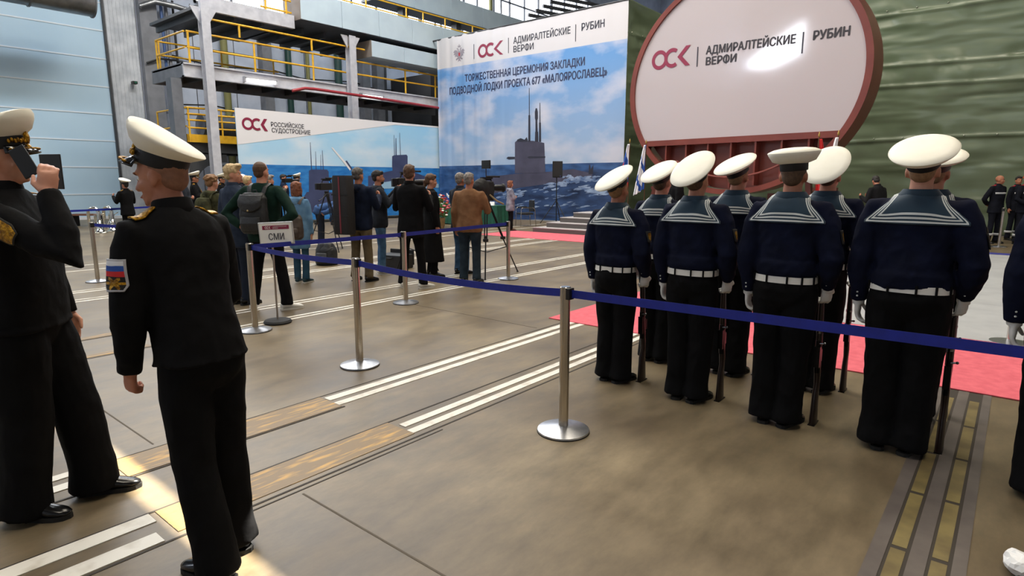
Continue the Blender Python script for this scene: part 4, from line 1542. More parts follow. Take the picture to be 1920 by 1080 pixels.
def person(label, pos, hd, H=1.78, w=1.0, belly=1.0, armR='down', armL='down', head=(0, 0, 0), skin=None,
           top=None, topkind='jacket', bottom=None, shoes='black', legs=None, legw=.8, hair=None, hairkind='short',
           vox=.011, cvox=.013, lean=0, lean_roll=0, glove=None, eyes=True, seed=0, wr=.006, hem=None, stance=.0, cat='person', group=None, toe=10, skirt=None, female=False):
    s = H / 1.78
    skin = skin or SKIN
    sw = .185 * w * (.9 if female else 1)
    S = Matrix.Scale(s, 4)
    pv = V((0, -.012, 1.53))
    hm = Matrix.Translation(pv) @ Matrix.Rotation(R(head[0]), 4, 'Z') @ Matrix.Rotation(R(head[1]), 4, 'X') @ Matrix.Rotation(R(head[2]), 4, 'Y') @ Matrix.Translation(-pv)
    la = R(lean)

    def U(p):
        p = V(p)
        if lean or lean_roll:
            k = smoothstep(.86, 1.08, p.z)
            c = V((0, 0, .95))
            p = c + Matrix.Rotation(-la * k, 3, 'X') @ Matrix.Rotation(R(lean_roll) * k, 3, 'Y') @ (p - c)
        return p * s

    arms = {}
    for sd, a in (('R', armR), ('L', armL)):
        a = dict(ARM[a]) if isinstance(a, str) else dict(a)
        m = MIR if sd == 'L' else Matrix()
        sh = V((sw, 0, 1.455))
        a['sh'] = m @ sh
        # elbow and wrist follow the build in width
        dx = sw - .185
        a['e'] = m @ (V(a['e']) + V((dx, 0, 0)))
        a['w'] = m @ (V(a['w']) + V((dx * (1 if a['w'][0] > .17 else .0), 0, 0)))
        a['d'] = (m.to_3x3() @ V(a['d'])).normalized()
        a['n'] = (m.to_3x3() @ V(a['n'])).normalized()
        arms[sd] = a
    lg = {}
    legs = legs or {}
    for sd, x in (('R', 1), ('L', -1)):
        dx, dy, kb = legs.get(sd, (0, 0, 0))
        ank = V((x * (.085 * min(w, 1.1) + stance) + dx, dy, .09))
        hip = V((x * .088 * w, 0, .90))
        kn = hip.lerp(ank, .52) + V((0, .02 + kb, .01))
        lg[sd] = (hip, kn, ank)

    # ---- body: one continuous skin
    b = MB()
    b.rings([(0, 0, .86, .13 * w, .09), (0, 0, .95, .14 * w, .095), (0, 0, 1.08, .125 * w, .085), (0, 0, 1.28, .15 * w, .095), (0, -.01, 1.41, .14 * w, .075), (0, -.015, 1.49, .07, .06)], 20)
    for sd in 'RL':
        a = arms[sd]
        b.tube([a['sh'] - V((a['sh'].x * .35, 0, .028)), a['sh'] - V((0, 0, .028)), a['sh'].lerp(a['e'], .5), a['e'], a['e'].lerp(a['w'], .5), a['w'], a['w'] + a['d'] * .02], [.045, .05, .044, .038, .034, .028, .027], 10)
        if not glove:
            hand_shape(b, a['w'], a['d'], a['n'], sd, a['c'], a.get('k', 1.0), a.get('spread', 0))
        hip, kn, ank = lg[sd]
        b.tube([hip + V((0, 0, .05)), hip.lerp(kn, .4), kn, kn.lerp(ank, .35), ank, V((ank.x, ank.y, .03))], [.075, .066, .05, .048, .035, .035], 10)
    b.map(U)
    h = MB()
    fs = .95 if female else 1
    h.tube([(0, -.02, 1.44), (0, -.016, 1.50), (0, -.008, 1.56), (0, 0, 1.63)], [.066 * fs, .060 * fs, .057 * fs, .055], 16)
    h.ell((0, -.012, 1.685), (.074, .094, .093), 18)
    h.ell((0, .022, 1.635), (.062 * fs, .064, .082), 16)
    h.ell((0, .042, 1.588), (.043 * fs, .046, .040), 14)
    h.ell((0, .075, 1.568), (.018, .016, .014), 10)      # chin
    h.ell((0, .066, 1.688), (.052, .022, .012), 12)      # brow
    h.tube([(0, .078, 1.676), (0, .092, 1.655), (0, .104, 1.633), (0, .096, 1.622)], [.0085, .010, .013, .010], 8)
    for x in (1, -1):
        h.ell((x * .012, .092, 1.628), (.009, .011, .008), 8)
        h.ell((x * .036, .058, 1.632), (.023, .020, .02), 10)   # cheek
        h.ell((x * .076, -.012, 1.645), (.010, .020, .032), 10, Matrix.Rotation(R(0), 4, 'X'))
        h.ell((x * .074, -.006, 1.622), (.009, .012, .012), 8)
    h.ell((0, .084, 1.600), (.022, .012, .0065), 10)
    h.ell((0, .082, 1.589), (.019, .012, .007), 10)
    h.xf(hm).map(U)
    b.add(h.v, h.f)
    root = fuse(b, 'person', [skin], None, vox, 3)
    root.location = (pos[0], pos[1], 0)
    root.rotation_euler = (0, 0, HD(hd))
    tag(root, label, cat, group)

    def head_ell(name, m, lst, v_=.009, it=3, wr_=0.0, wsc=30):
        q = MB()
        for c, r_ in lst:
            q.ell(c, r_, 14)
        q.xf(hm).map(U)
        return fuse(q, name, m, root, v_, it, wr_, wsc, seed=seed)

    if eyes:
        for x in (1, -1):
            q = MB().ell((x * .030, .0685, 1.662), (.0125, .008, .0068), 10).xf(hm).map(U)
            e = q.build('eye', EYEW, root, smooth=180)
            MB().ell((x * .030, .0755, 1.662), (.0055, .003, .0056), 8).xf(hm).map(U).build('iris', EYED, e, smooth=180)
            if hair:
                MB().tube([(x * .014, .0865, 1.683), (x * .030, .0865, 1.689), (x * .048, .074, 1.684)], [.003, .0045, .003], 6).xf(hm).map(U).build('eyebrow', hair, root, smooth=180)
        MB().ell((0, .0900, 1.595), (.021, .0065, .0055), 10).xf(hm).map(U).build('lips', LIP, root, smooth=180)
    if hair:
        if hairkind == 'short':
            head_ell('hair', hair, [((0, -.022, 1.705), (.079, .094, .086)), ((0, -.05, 1.655), (.068, .054, .062)), ((0, .045, 1.745), (.056, .042, .03))], wr_=.006)
        elif hairkind == 'buzz':
            head_ell('hair', hair, [((0, -.0225, 1.692), (.0775, .0905, .088)), ((0, -.048, 1.648), (.064, .055, .062))], .008)
        elif hairkind == 'swept':
            head_ell('hair', hair, [((0, -.02, 1.71), (.083, .098, .09)), ((0, -.05, 1.655), (.07, .056, .066)), ((0, .05, 1.76), (.062, .05, .035)), ((.02, .07, 1.765), (.045, .035, .025))], wr_=.009, wsc=22)
        elif hairkind == 'bob':
            head_ell('hair', hair, [((0, -.022, 1.705), (.087, .1, .092)), ((0, -.045, 1.63), (.085, .075, .1)), ((0, -.05, 1.57), (.082, .062, .06)), ((0, .05, 1.75), (.058, .045, .035)), ((.068, .0, 1.62), (.025, .05, .08)), ((-.068, .0, 1.62), (.025, .05, .08))], wr_=.009, wsc=24)
        elif hairkind == 'tied':
            head_ell('hair', hair, [((0, -.022, 1.705), (.08, .096, .087)), ((0, -.05, 1.655), (.068, .055, .065)), ((0, -.105, 1.64), (.032, .03, .04)), ((0, -.11, 1.57), (.026, .022, .075)), ((0, .045, 1.745), (.056, .042, .03))], wr_=.005, wsc=26)
        elif hairkind == 'curly':
            random.seed(seed + 40)
            l_ = [((0, -.022, 1.705), (.085, .1, .09)), ((0, -.05, 1.65), (.075, .06, .07))]
            for i in range(46):
                t, z = random.uniform(0, 6.28), random.uniform(-.2, 1)
                d = V((math.cos(t) * math.sqrt(1 - z * z), math.sin(t) * math.sqrt(1 - z * z), z))
                if d.y > .45 and d.z < .45:
                    continue
                c = V((0, -.025, 1.69)) + V((d.x * .088, d.y * .1, d.z * .092))
                r_ = random.uniform(.016, .028)
                l_.append((c, (r_, r_, r_)))
            head_ell('hair', hair, l_, .008, 2)
    for sd in 'RL':
        if glove:
            a = arms[sd]
            q = MB()
            hand_shape(q, a['w'], a['d'], a['n'], sd, a['c'], 1.1)
            q.tube([a['w'] - a['d'] * .045, a['w'] - a['d'] * .01, a['w'] + a['d'] * .03], [.036, .034, .034], 12)
            q.map(U)
            fuse(q, 'glove', glove, root, .0055, 2)

    # ---- trousers
    if bottom:
        q = MB()
        q.rings([(0, -.004, .80, .10 * w, .085), (0, -.008, .86, .162 * w, .118), (0, -.008, .93, .178 * w, .128 * belly), (0, 0, 1.0, .172 * w, .122 * belly), (0, 0, 1.055, .158 * w, .112 * belly)], 28, 2.3)
        if skirt:
            q.rings([(0, .0, skirt, .20 * w, .17), (0, 0, .6, .2 * w, .16), (0, 0, .9, .178 * w, .128)], 28)
        for sd in 'RL':
            hip, kn, ank = lg[sd]
            bt = V((ank.x, ank.y - .01, .035 if legw > .9 else .06))
            q.tube([hip + V((0, -.005, .04)), hip.lerp(kn, .25), hip.lerp(kn, .6), kn, kn.lerp(ank, .45), kn.lerp(ank, .85), bt],
                   [.098 * w, .097 * w * legw ** .5, .086 * w * legw, .078 * w * legw, .076 * w * legw, .077 * w * legw, .083 * w * legw], 16)
        q.map(U)
        fuse(q, 'trousers' if not skirt else 'skirt', bottom, root, cvox, 3, wr, 7, (1, 1, .55), seed=seed + 1)

    # ---- jacket
    tk = topkind
    hz = hem or {'jacket': .80, 'suit': .75, 'jumper': 1.03, 'sweater': .84, 'coat': .28, 'hoodie': .82, 'denim': .62, 'uniform': .80}[tk]
    q = MB()
    ry = belly
    rg = []
    if tk == 'jumper':
        rg = [(0, -.005, hz - .02, .155 * w, .105), (0, -.005, hz + .012, .181 * w, .130 * ry), (0, -.004, hz + .08, .182 * w, .131 * ry)]
    elif tk == 'coat':
        rg = [(0, 0, hz, .24 * w, .2), (0, 0, .6, .215 * w, .17), (0, 0, .9, .195 * w, .145)]
    elif tk in ('hoodie', 'denim', 'sweater'):
        rg = [(0, -.004, hz, .178 * w, .128 * ry), (0, -.004, hz + .05, .192 * w, .14 * ry), (0, 0, max(hz + .12, .97), .188 * w, .138 * ry)]
    else:
        rg = [(0, -.004, hz, .198 * w, .142 * ry), (0, -.004, .93, .186 * w, .134 * ry)]
    rg += [(0, .004, 1.10, .17 * w, .126 * ry), (0, .006, 1.22, .182 * w, .132), (0, 0, 1.34, .196 * w, .128), (0, -.01, 1.42, .192 * w, .112), (0, -.016, 1.465, .162 * w, .094), (0, -.018, 1.503, .120 * (.6 + .4 * w), .080), (0, -.018, 1.53, .080, .068)]
    q.rings(rg, 30, 2.35)
    puff = 1.16 if tk == 'jumper' else 1.0
    for sd in 'RL':
        a = arms[sd]
        sh = a['sh']
        e_, w_ = a['e'], a['w'] - a['d'] * .0
        q.tube([V((sh.x * .6, -.008, 1.445)), V((sh.x, -.006, sh.z - .012)), sh.lerp(e_, .3), sh.lerp(e_, .7), e_, e_.lerp(w_, .35), e_.lerp(w_, .75), e_.lerp(w_, 1.02)],
               [.055, .064, .066 * puff, .062 * puff, .060 * puff, .056 * puff, .049, .043], 14)
    q.map(U)
    jk = fuse(q, {'jumper': 'jumper', 'sweater': 'sweater', 'coat': 'coat'}.get(tk, 'jacket'), top, root, cvox, 4, wr, 8, (1, 1, .7), seed=seed + 2)
    if tk in ('jacket', 'suit', 'uniform'):
        c = MB()
        for z, r_, y0 in ((1.485, .078, -.016), (1.53, .070, -.018)):
            pass
        c.rings([(0, -.016, 1.492, .092, .080), (0, -.018, 1.525, .079, .072), (0, -.020, 1.56, .071, .068), (0, -.020, 1.565, .067, .064), (0, -.018, 1.525, .072, .066)], 28, cap=False)
        c.map(U)
        c.build('collar', top, root, smooth=60, solid=.003)
    if tk in ('hoodie', 'denim'):
        c = MB()
        c.ell((0, -.085, 1.475), (.115, .06, .06), 14).ell((0, -.1, 1.44), (.085, .05, .07), 12)
        c.tube([(.09, -.06, 1.49), (.085, .02, 1.485), (.04, .075, 1.455)], [.04, .034, .026], 10)
        c.tube([(-.09, -.06, 1.49), (-.085, .02, 1.485), (-.04, .075, 1.455)], [.04, .034, .026], 10)
        c.map(U)
        fuse(c, 'hood', top, root, .012, 3, .006, 14, seed=seed)
    # ---- shoes
    sm, so = {'black': (SHOE_B, SOLE_B), 'white': (SHOE_W, SOLE), 'brown': (SHOE_BR, SOLE_B), 'teal': (mat('teal_sneaker', (30, 60, 70), .6), SOLE)}[shoes]
    for sd, x in (('R', 1), ('L', -1)):
        ank = lg[sd][2]
        M = Matrix.Translation(V((ank.x, ank.y, 0))) @ Matrix.Rotation(R(-toe * x), 4, 'Z')
        q = MB()
        st_ = [(-.082, .020, .022, .05), (-.070, .032, .034, .052), (-.03, .037, .045, .06), (.02, .038, .044, .058), (.07, .043, .032, .045), (.12, .045, .025, .037), (.16, .040, .020, .031), (.185, .025, .013, .025), (.192, .008, .006, .022)]
        q.tube([V((0, y, zc)) for y, rx, rz, zc in st_], [(rx, rz) for y, rx, rz, zc in st_], 14, ref=(1, 0, 0))
        q.tube([(0, -.03, .06), (0, -.035, .11)], [.042, .040], 12)
        q.xf(M).xf(S)
        o = q.build('shoe', sm, root, smooth=60)
        q = MB()
        op = [(-.088, .016), (-.075, .034), (-.02, .038), (.04, .038), (.09, .046), (.14, .045), (.175, .034), (.196, .010)]
        pl = [V((rx, y, 0)) for y, rx in op] + [V((-rx, y, 0)) for y, rx in reversed(op)]
        q.poly(pl, (0, 0, .022))
        q.xf(M).xf(S)
        q.build('sole', so, o)
    P = dict(root=root, jk=jk, s=s, U=U, hm=hm, arms=arms, w=w, legs=lg, top=top)
    me = jk.data
    P['bvh'] = BVHTree.FromPolygons([v.co for v in me.vertices], [list(p.vertices) for p in me.polygons])
    return P


def sailor_cap(P, pitch=25, roll=-15, yaw=0, puff=1.0, size=1.0):
    M = P['hm'] @ Matrix.Translation((0, -.012, 1.690)) @ Matrix.Rotation(R(yaw), 4, 'Z') @ Matrix.Rotation(R(pitch), 4, 'X') @ Matrix.Rotation(R(roll), 4, 'Y')
    c = MB()
    k = size
    c.lathe([(.086, .040), (.10, .044), (.128 * k, .056), (.150 * k, .070 * puff), (.1555 * k, .079 * puff), (.152 * k, .086 * puff), (.12 * k, .096 * puff), (.07, .102 * puff), (0, .104 * puff)], n=48, sx=.95, sy=1.03, M=M)
    c.map(P['U'])
    o = c.build('cap', CAPW, P['root'], smooth=60)
    c = MB().lathe([(.087, -.004), (.0905, .0), (.092, .044), (.085, .046)], n=40, sx=.9, sy=1.12, M=M)
    c.map(P['U']).build('cap_band', CAPBAND, o, smooth=50)
    c = MB().lathe([(.1545 * k, .0785 * puff), (.157 * k, .0815 * puff), (.1545 * k, .0845 * puff)], n=48, sx=.95, sy=1.03, M=M)
    c.map(P['U']).build('cap_piping', CAPW, o, smooth=50)
    return o


def officer_cap(P, pitch=10, roll=0, size=1.0):
    M = P['hm'] @ Matrix.Translation((0, -.008, 1.700)) @ Matrix.Rotation(R(pitch), 4, 'X') @ Matrix.Rotation(R(roll), 4, 'Y')
    c = MB()
    k = size
    c.lathe([(.088, .045), (.098, .052), (.125 * k, .072), (.140 * k, .092), (.1435 * k, .102), (.14 * k, .110), (.11 * k, .119), (.06, .124), (0, .126)], n=56, sx=.96, sy=1.08)
    # crown stands higher at the front
    for i, p in enumerate(c.v):
        if p.z > .06:
            f = (p.z - .06) / .06
            c.v[i] = V((p.x, p.y, p.z + f * (.22 * p.y + .9 * max(0, p.y) ** 2)))
    c.xf(M).map(P['U'])
    o = c.build('cap', CAPW, P['root'], smooth=60)
    MB().lathe([(.086, -.006), (.0895, .0), (.0905, .05), (.084, .052)], n=44, sx=.9, sy=1.13, M=M).map(P['U']).build('cap_band', CAPBAND, o, smooth=50)

    def vis(u, v):
        a = R(-62 + 124 * u)
        r_ = .098 + .042 * v * math.cos(a * 1.25)
        return V((r_ * math.sin(a) * .9, r_ * math.cos(a) * 1.08, .006 - .035 * v))
    MB().grid(vis, 20, 5).xf(M).map(P['U']).build('visor', mat('black_visor', (12, 12, 13), .12), o, smooth=180, solid=.004, recalc=False)
    e = MB()
    for i in range(15):
        a = R(-49 + 7 * i)
        r_ = .1015
        e.ell((r_ * math.sin(a) * .9, r_ * math.cos(a) * 1.1, .024 + .005 * (i % 2)), (.0085, .006, .0105), 8)
    e.ell((0, .116, .042), (.016, .012, .028), 8)
    e.tube([(r * .128 * math.sin(R(a)), .11 + .0 * a, .0) for r, a in ((1, -4), (1, 4))], .012, 6)
    for i in range(19):
        a = R(-54 + 6 * i)
        r_ = .118 + .016 * math.cos(a)
        e.ell((r_ * math.sin(a) * .9, r_ * math.cos(a) * 1.08, -.012), (.0085, .007, .0045), 8)
    e.xf(M).map(P['U']).build('cap_emblem', GOLD, o, smooth=180)
    return o


def surf(P, org, d, off=.008):
    """point of the jacket hit from org along d, lifted by off (local, scaled space)"""
    h = P['bvh'].ray_cast(V(org), V(d).normalized())
    if h[0] is None:
        return None
    n = h[1] if h[1].dot(V(d)) < 0 else -h[1]
    return h[0] + n * off


SAIL_BLUE = mat('sailor_collar_blue', (18, 50, 70), .75, rgb2=(14, 42, 60), scale=6, sheen=.2)
STRIPE = mat('collar_stripe_white', (214, 218, 216), .8)


def sailor_collar(P, wtop=.115, wbot=.222, zbot=1.36):
    s, w = P['s'], P['w']
    wtop, wbot = wtop * s * (.5 + .5 * w), wbot * s * w
    L = (1.51 - zbot) * s
    ds = [0, .004, .019, .0225, .0375, .041, .056]
    us = sorted(set([-1 + d / wbot for d in ds] + [1 - d / wbot for d in ds] + [i / 10 for i in range(-9, 10) if abs(i / 10) < 1 - .063 / wbot]))
    vs_ = sorted(set([1 - d / L for d in ds] + [i / 14 for i in range(0, 14) if i / 14 < 1 - .063 / L]))
    pts = []
    zb = zbot * s
    last = {}
    for v in vs_:
        row = []
        for u in us:
            xw = wtop + (wbot - wtop) * min(1, v * 1.15)
            x = u * xw
            t = P['bvh'].ray_cast(V((x, -.035 * s, 1.8 * s)), V((0, 0, -1)))
            zt = t[0].z if t[0] is not None else 1.42 * s
            zt = min(zt, 1.54 * s)
            if v < 1e-6:
                p = V((x, -.03 * s, zt + .010))
            else:
                z = zt + (zb - zt) * v
                p = None
                h = P['bvh'].ray_cast(V((x, -.8, z)), V((0, 1, 0)))
                if h[0] is not None and h[0].y < 0:
                    p = h[0] + V((0, -.012, .003))
                if p is None:
                    p = V((x, -.03 * s, z + .008))
            row.append(p)
        pts.append(row)
    # smooth a little so that the cloth bridges the folds
    for _ in range(3):
        q = [[p.copy() for p in r] for r in pts]
        for j in range(1, len(pts) - 1):
            for i in range(1, len(us) - 1):
                pts[j][i] = (q[j][i] * 2 + q[j - 1][i] + q[j + 1][i] + q[j][i - 1] + q[j][i + 1]) / 6
                pts[j][i].y = min(pts[j][i].y, q[j][i].y + .004)
    m = MB()
    m.v = [p for r in pts for p in r]
    nu = len(us)
    for j in range(len(vs_) - 1):
        for i in range(nu - 1):
            a = j * nu + i
            m.f.append([a, a + nu, a + nu + 1, a + 1])
            d = min((1 - abs((us[i] + us[i + 1]) / 2)) * wbot, (1 - (vs_[j] + vs_[j + 1]) / 2) * L)
            m.m.append(1 if (.004 < d < .019 or .0225 < d < .0375 or .041 < d < .056) else 0)
    m.build('sailor_collar', [SAIL_BLUE, STRIPE], P['root'], smooth=180, solid=.006, recalc=False)
    # neck part of the collar standing round the nape
    c = MB()
    c.rings([(0, -.016, 1.488, .130, .096), (0, -.020, 1.53, .100, .087), (0, -.024, 1.553, .083, .079), (0, -.022, 1.54, .076, .072)], 28, cap=False)
    c.map(P['U']).build('collar_stand', SAIL_BLUE, P['root'], smooth=60, solid=.004)


BELTW = mat('white_leather_belt', (222, 220, 214), .45)
LOOP = cloth('black_trouser', (15, 15, 17))


def ring_belt(P, z, rx, ry, hgt, m, loops=True, name='belt'):
    w = P['w']
    c = MB()
    c.rings([(0, -.002, z - hgt / 2, rx * w, ry), (0, -.002, z + hgt / 2, rx * w - .003, ry - .003), (0, -.002, z + hgt / 2, rx * w - .008, ry - .008), (0, -.002, z - hgt / 2, rx * w - .006, ry - .006), (0, -.002, z - hgt / 2, rx * w, ry)], 40, 2.35, cap=False)
    c.map(P['U']).build(name, m, P['root'], smooth=40)
    if loops:
        for t in (-158, -112, -80, -52, -20, 60, 120):
            a = R(t)
            cc, q = math.cos(a), math.sin(a)
            x = (rx * w + .003) * math.copysign(abs(cc) ** (2 / 2.35), cc)
            y = (ry + .003) * math.copysign(abs(q) ** (2 / 2.35), q)
            MB().tube([(x, y - .002, z - hgt * .62), (x, y - .002, z + hgt * .62)], [.0065, .0065], 6).map(P['U']).build('belt_loop', LOOP, P['root'])


def patch(P, c, nrm, w_, h_, mats, mfn, name, nx=16, ny=20, off=.007, upv=(0, 0, 1), shape=None):
    """sewn badge following the cloth; c, nrm in unscaled local space"""
    s = P['s']
    c = P['U'](V(c))
    nrm = V(nrm).normalized()
    up = V(upv) - nrm * V(upv).dot(nrm)
    up.normalize()
    rt = up.cross(nrm)
    m = MB()
    ok = {}
    vs = []
    for j in range(ny + 1):
        for i in range(nx + 1):
            u, v = i / nx - .5, j / ny - .5
            if shape:
                u = u * shape(v)
            q = c + rt * (u * w_) + up * (v * h_)
            p = surf(P, q + nrm * .25, -nrm, off)
            if p is None or (p - q).dot(nrm) < -.02:
                p = q + nrm * (.02 - .10 * abs(u))
            vs.append(p)
    mm = []
    fs = []
    for j in range(ny):
        for i in range(nx):
            a = j * (nx + 1) + i
            fs.append((a, a + 1, a + nx + 2, a + nx + 1))
            mm.append(mfn((i + .5) / nx, (j + .5) / ny))
    m.add(vs, fs)
    m.m = mm
    return m.build(name, mats, P['root'], smooth=180, solid=.004, recalc=False)


def shoulder_board(P, sd, m, name='shoulder_board'):
    x = 1 if sd == 'R' else -1
    s, w = P['s'], P['w']
    b = MB()
    vs = []
    nx, ny = 8, 4
    for i in range(nx + 1):
        for j in range(ny + 1):
            q = P['U'](V((x * (.09 + (.185 * w - .09) * i / nx), -.04 + .05 * j / ny, 1.46)))
            xx, yy = q.x, q.y
            h = P['bvh'].ray_cast(V((xx, yy, 2.0 * s)), V((0, 0, -1)))
            vs.append(h[0] + V((0, 0, .010)) if h[0] is not None and abs(h[0].z - q.z) < .08 * s else q)
    fs = [(i * (ny + 1) + j, (i + 1) * (ny + 1) + j, (i + 1) * (ny + 1) + j + 1, i * (ny + 1) + j + 1) for i in range(nx) for j in range(ny)]
    b.add(vs, fs)
    o = b.build(name, m, P['root'], smooth=180, solid=.006, recalc=False)
    return o


# ------------------------------------------------------------------ rifles
WOOD = mat('dark_rifle_wood', (36, 19, 14), .35, rgb2=(24, 13, 10), scale=8, stretch=(4, 4, .6))
GUNM = mat('gun_steel', (22, 22, 25), .3, .8)
GUNS = mat('bright_gun_steel', (120, 120, 124), .25, .9)


def rifle(loc, tiltx, tilty, rz, label, grp=None):
    e = empty('rifle', loc, label, 'rifle', rz)
    T = Matrix.Rotation(tiltx, 4, 'X') @ Matrix.Rotation(tilty, 4, 'Y')
    q = MB().tube([(0, .0, .003), (0, 0, .03), (0, .006, .20), (0, .022, .27), (0, .02, .33), (0, .012, .38)], [(.021, .058), (.022, .058), (.019, .042), (.018, .024), (.02, .026), (.02, .026)], 14, ref=(1, 0, 0)).xf(T)
    st_ = q.build('stock', WOOD, e, smooth=60)
    MB().box((-.021, -.058, 0), (.021, .058, .008)).xf(T).build('butt_plate', GUNM, st_)
    MB().tube([(0, .01, .36), (0, .008, .40), (0, .0, .58)], [(.019, .03), (.02, .034), (.018, .03)], 12, ref=(1, 0, 0)).box((-.018, -.032, .40), (.018, -.01, .54)).xf(T).build('receiver', GUNM, e, smooth=50)
    MB().tube([(0, .01, .54), (0, .008, .58), (0, .0, .80), (0, .0, .83)], [(.02, .03), (.02, .028), (.017, .02), (.015, .017)], 12, ref=(1, 0, 0)).xf(T).build('fore_end', WOOD, e, smooth=50)
    MB().tube([(0, -.004, .57), (0, -.004, 1.05)], [.010, .008], 10).tube([(0, .012, .8), (0, .010, .98)], .006, 8).tube([(0, -.004, 1.035), (0, -.004, 1.06)], .012, 10).box((-.003, -.03, 1.0), (.003, -.006, 1.02)).xf(T).build('barrel', GUNM, e, smooth=50)
    MB().box((-.012, .03, .42), (.012, .065, .51)).xf(T).build('magazine', GUNM, e, bevel=.006)
    MB().tube([(0, .028, .36), (0, .06, .365), (0, .062, .40), (0, .034, .415)], .004, 6).xf(T).build('trigger_guard', GUNM, e)
    MB().tube([(.0, -.02, .56), (.034, -.018, .565)], .006, 8).ell((.04, -.018, .566), (.009, .009, .009), 8).xf(T).build('bolt_handle', GUNS, e)
    MB().tube([(0, .0, .63), (0, .0, .645)], [(.0215, .028), (.0215, .028)], 12, ref=(1, 0, 0)).xf(T).build('barrel_band', GUNS, e)
    return e


# ------------------------------------------------------------------ packs and cameras
def strap(P, side, m, parent, wd=.028, y0=-.15, z0=1.40, zend=1.02):
    x = side
    pts = []
    s = P['s']
    for (px, py, pz, dx, dy, dz) in ((.085, -.5, z0, 0, 1, 0), (.10, -.09, 1.8, 0, 0, -1), (.105, -.02, 1.8, 0, 0, -1), (.11, .05, 1.8, 0, 0, -1), (.12, .6, 1.36, 0, -1, 0), (.135, .6, 1.22, 0, -1, 0), (.15, .6, 1.10, 0, -1, 0)):
        p = surf(P, V((x * px, py, pz)) * s, (dx, dy, dz), .012)
        if p is not None:
            pts.append(p)
    if len(pts) > 2:
        MB().tube(pts, [(wd, .006)] * len(pts), 8, ref=(1, 0, 0)).build('strap', m, parent, smooth=60)


def video_camera(loc, rz, label, big=True, pitch=0):
    e = empty('video_camera', loc, label, 'camera', rz)
    MB().box((-.055, -.16, -.07), (.055, .14, .09)).build('body', BLACKP, e, bevel=.012)
    MB().tube([(0, .13, .01), (0, .2, .01), (0, .21, .01), (0, .33, .01)], [.045, .05, .055, .058], 18).build('lens', DARKM, e, smooth=40)
    MB().tube([(0, .33, .01), (0, .36, .01)], [.062, .075], 18).build('lens_hood', BLACKR, e, smooth=40)
    MB().tube([(0, -.1, .09), (0, -.08, .15), (0, .1, .15), (0, .12, .09)], .013, 8).build('handle', BLACKR, e, smooth=50)
    MB().box((-.03, -.1, .16), (.03, .12, .19)).build('microphone_mount', BLACKP, e)
    MB().tube([(.03, -.02, .2), (.03, .26, .2)], .016, 10).build('microphone', mat('foam_grey', (40, 40, 42), .95), e, smooth=50)
    MB().tube([(-.06, -.05, .03), (-.09, -.05, .05), (-.1, -.17, .06)], [.02, .022, .026], 10).build('viewfinder', BLACKP, e, smooth=50)
    MB().box((-.05, -.25, -.06), (.05, -.16, .08)).build('battery', DARKM, e, bevel=.006)
    if big:
        MB().tube([(0, .0, .18), (0, .0, .33)], .008, 8).build('monitor_arm', BLACKP, e)
        MB().box((-.115, -.012, .33), (.115, .018, .47)).build('monitor', BLACKP, e, bevel=.006)
    return e


def tripod(loc, rz, label, hgt=1.25, spread=.55, m=None):
    e = empty('camera_tripod', loc, label, 'tripod', rz)
    for k in range(3):
        a = R(90 + k * 120)
        ca, sa = math.cos(a), math.sin(a)
        l = MB().tube([(.045 * ca - .02 * sa, .045 * sa + .02 * ca, hgt - .06), (spread * .52 * ca - .02 * sa, spread * .52 * sa + .02 * ca, hgt * .48)], .011, 8)
        l.tube([(.045 * ca + .02 * sa, .045 * sa - .02 * ca, hgt - .06), (spread * .52 * ca + .02 * sa, spread * .52 * sa - .02 * ca, hgt * .48)], .011, 8)
        l.tube([(spread * .46 * ca, spread * .46 * sa, hgt * .53), (spread * ca, spread * sa, .015)], .012, 8)
        o = l.build('leg', m or DARKM, e, smooth=50)
        MB().box((spread * .52 * ca - .035, spread * .52 * sa - .035, hgt * .46), (spread * .52 * ca + .035, spread * .52 * sa + .035, hgt * .50)).build('leg_lock', BLACKP, o, bevel=.008)
        MB().ell((spread * ca, spread * sa, .012), (.022, .022, .012), 8).build('foot', BLACKR, o)
    for k in range(3):
        a = R(90 + k * 120)
        MB().tube([(0, 0, hgt * .30), (spread * .66 * math.cos(a), spread * .66 * math.sin(a), hgt * .36)], .008, 6).build('spreader', m or DARKM, e)
    MB().lathe([(0, hgt - .08), (.06, hgt - .08), (.065, hgt - .03), (.045, hgt), (.05, hgt + .04), (0, hgt + .05)], n=20).build('fluid_head', BLACKP, e, smooth=40)
    MB().tube([(.04, -.03, hgt), (.09, -.3, hgt - .12), (.1, -.42, hgt - .16)], [.009, .009, .014], 8).build('pan_bar', BLACKP, e, smooth=50)
    return e

# =================================================================== THE LINE OF SAILORS
NAVY = cloth('navy_jumper', (17, 22, 44), (12, 16, 34))
BLK = cloth('black_wool', (14, 14, 16), (10, 10, 12))
BLK2 = cloth('black_uniform', (17, 17, 19), (13, 13, 15))
BUZZ = mat('cropped_brown_hair', (92, 70, 52), .8, rgb2=(74, 56, 42), scale=60)
FAIR = mat('cropped_fair_hair', (150, 116, 84), .8, rgb2=(128, 98, 70), scale=60)
SPATCH = [mat('sleeve_patch_black', (20, 18, 16), .8), GOLD]


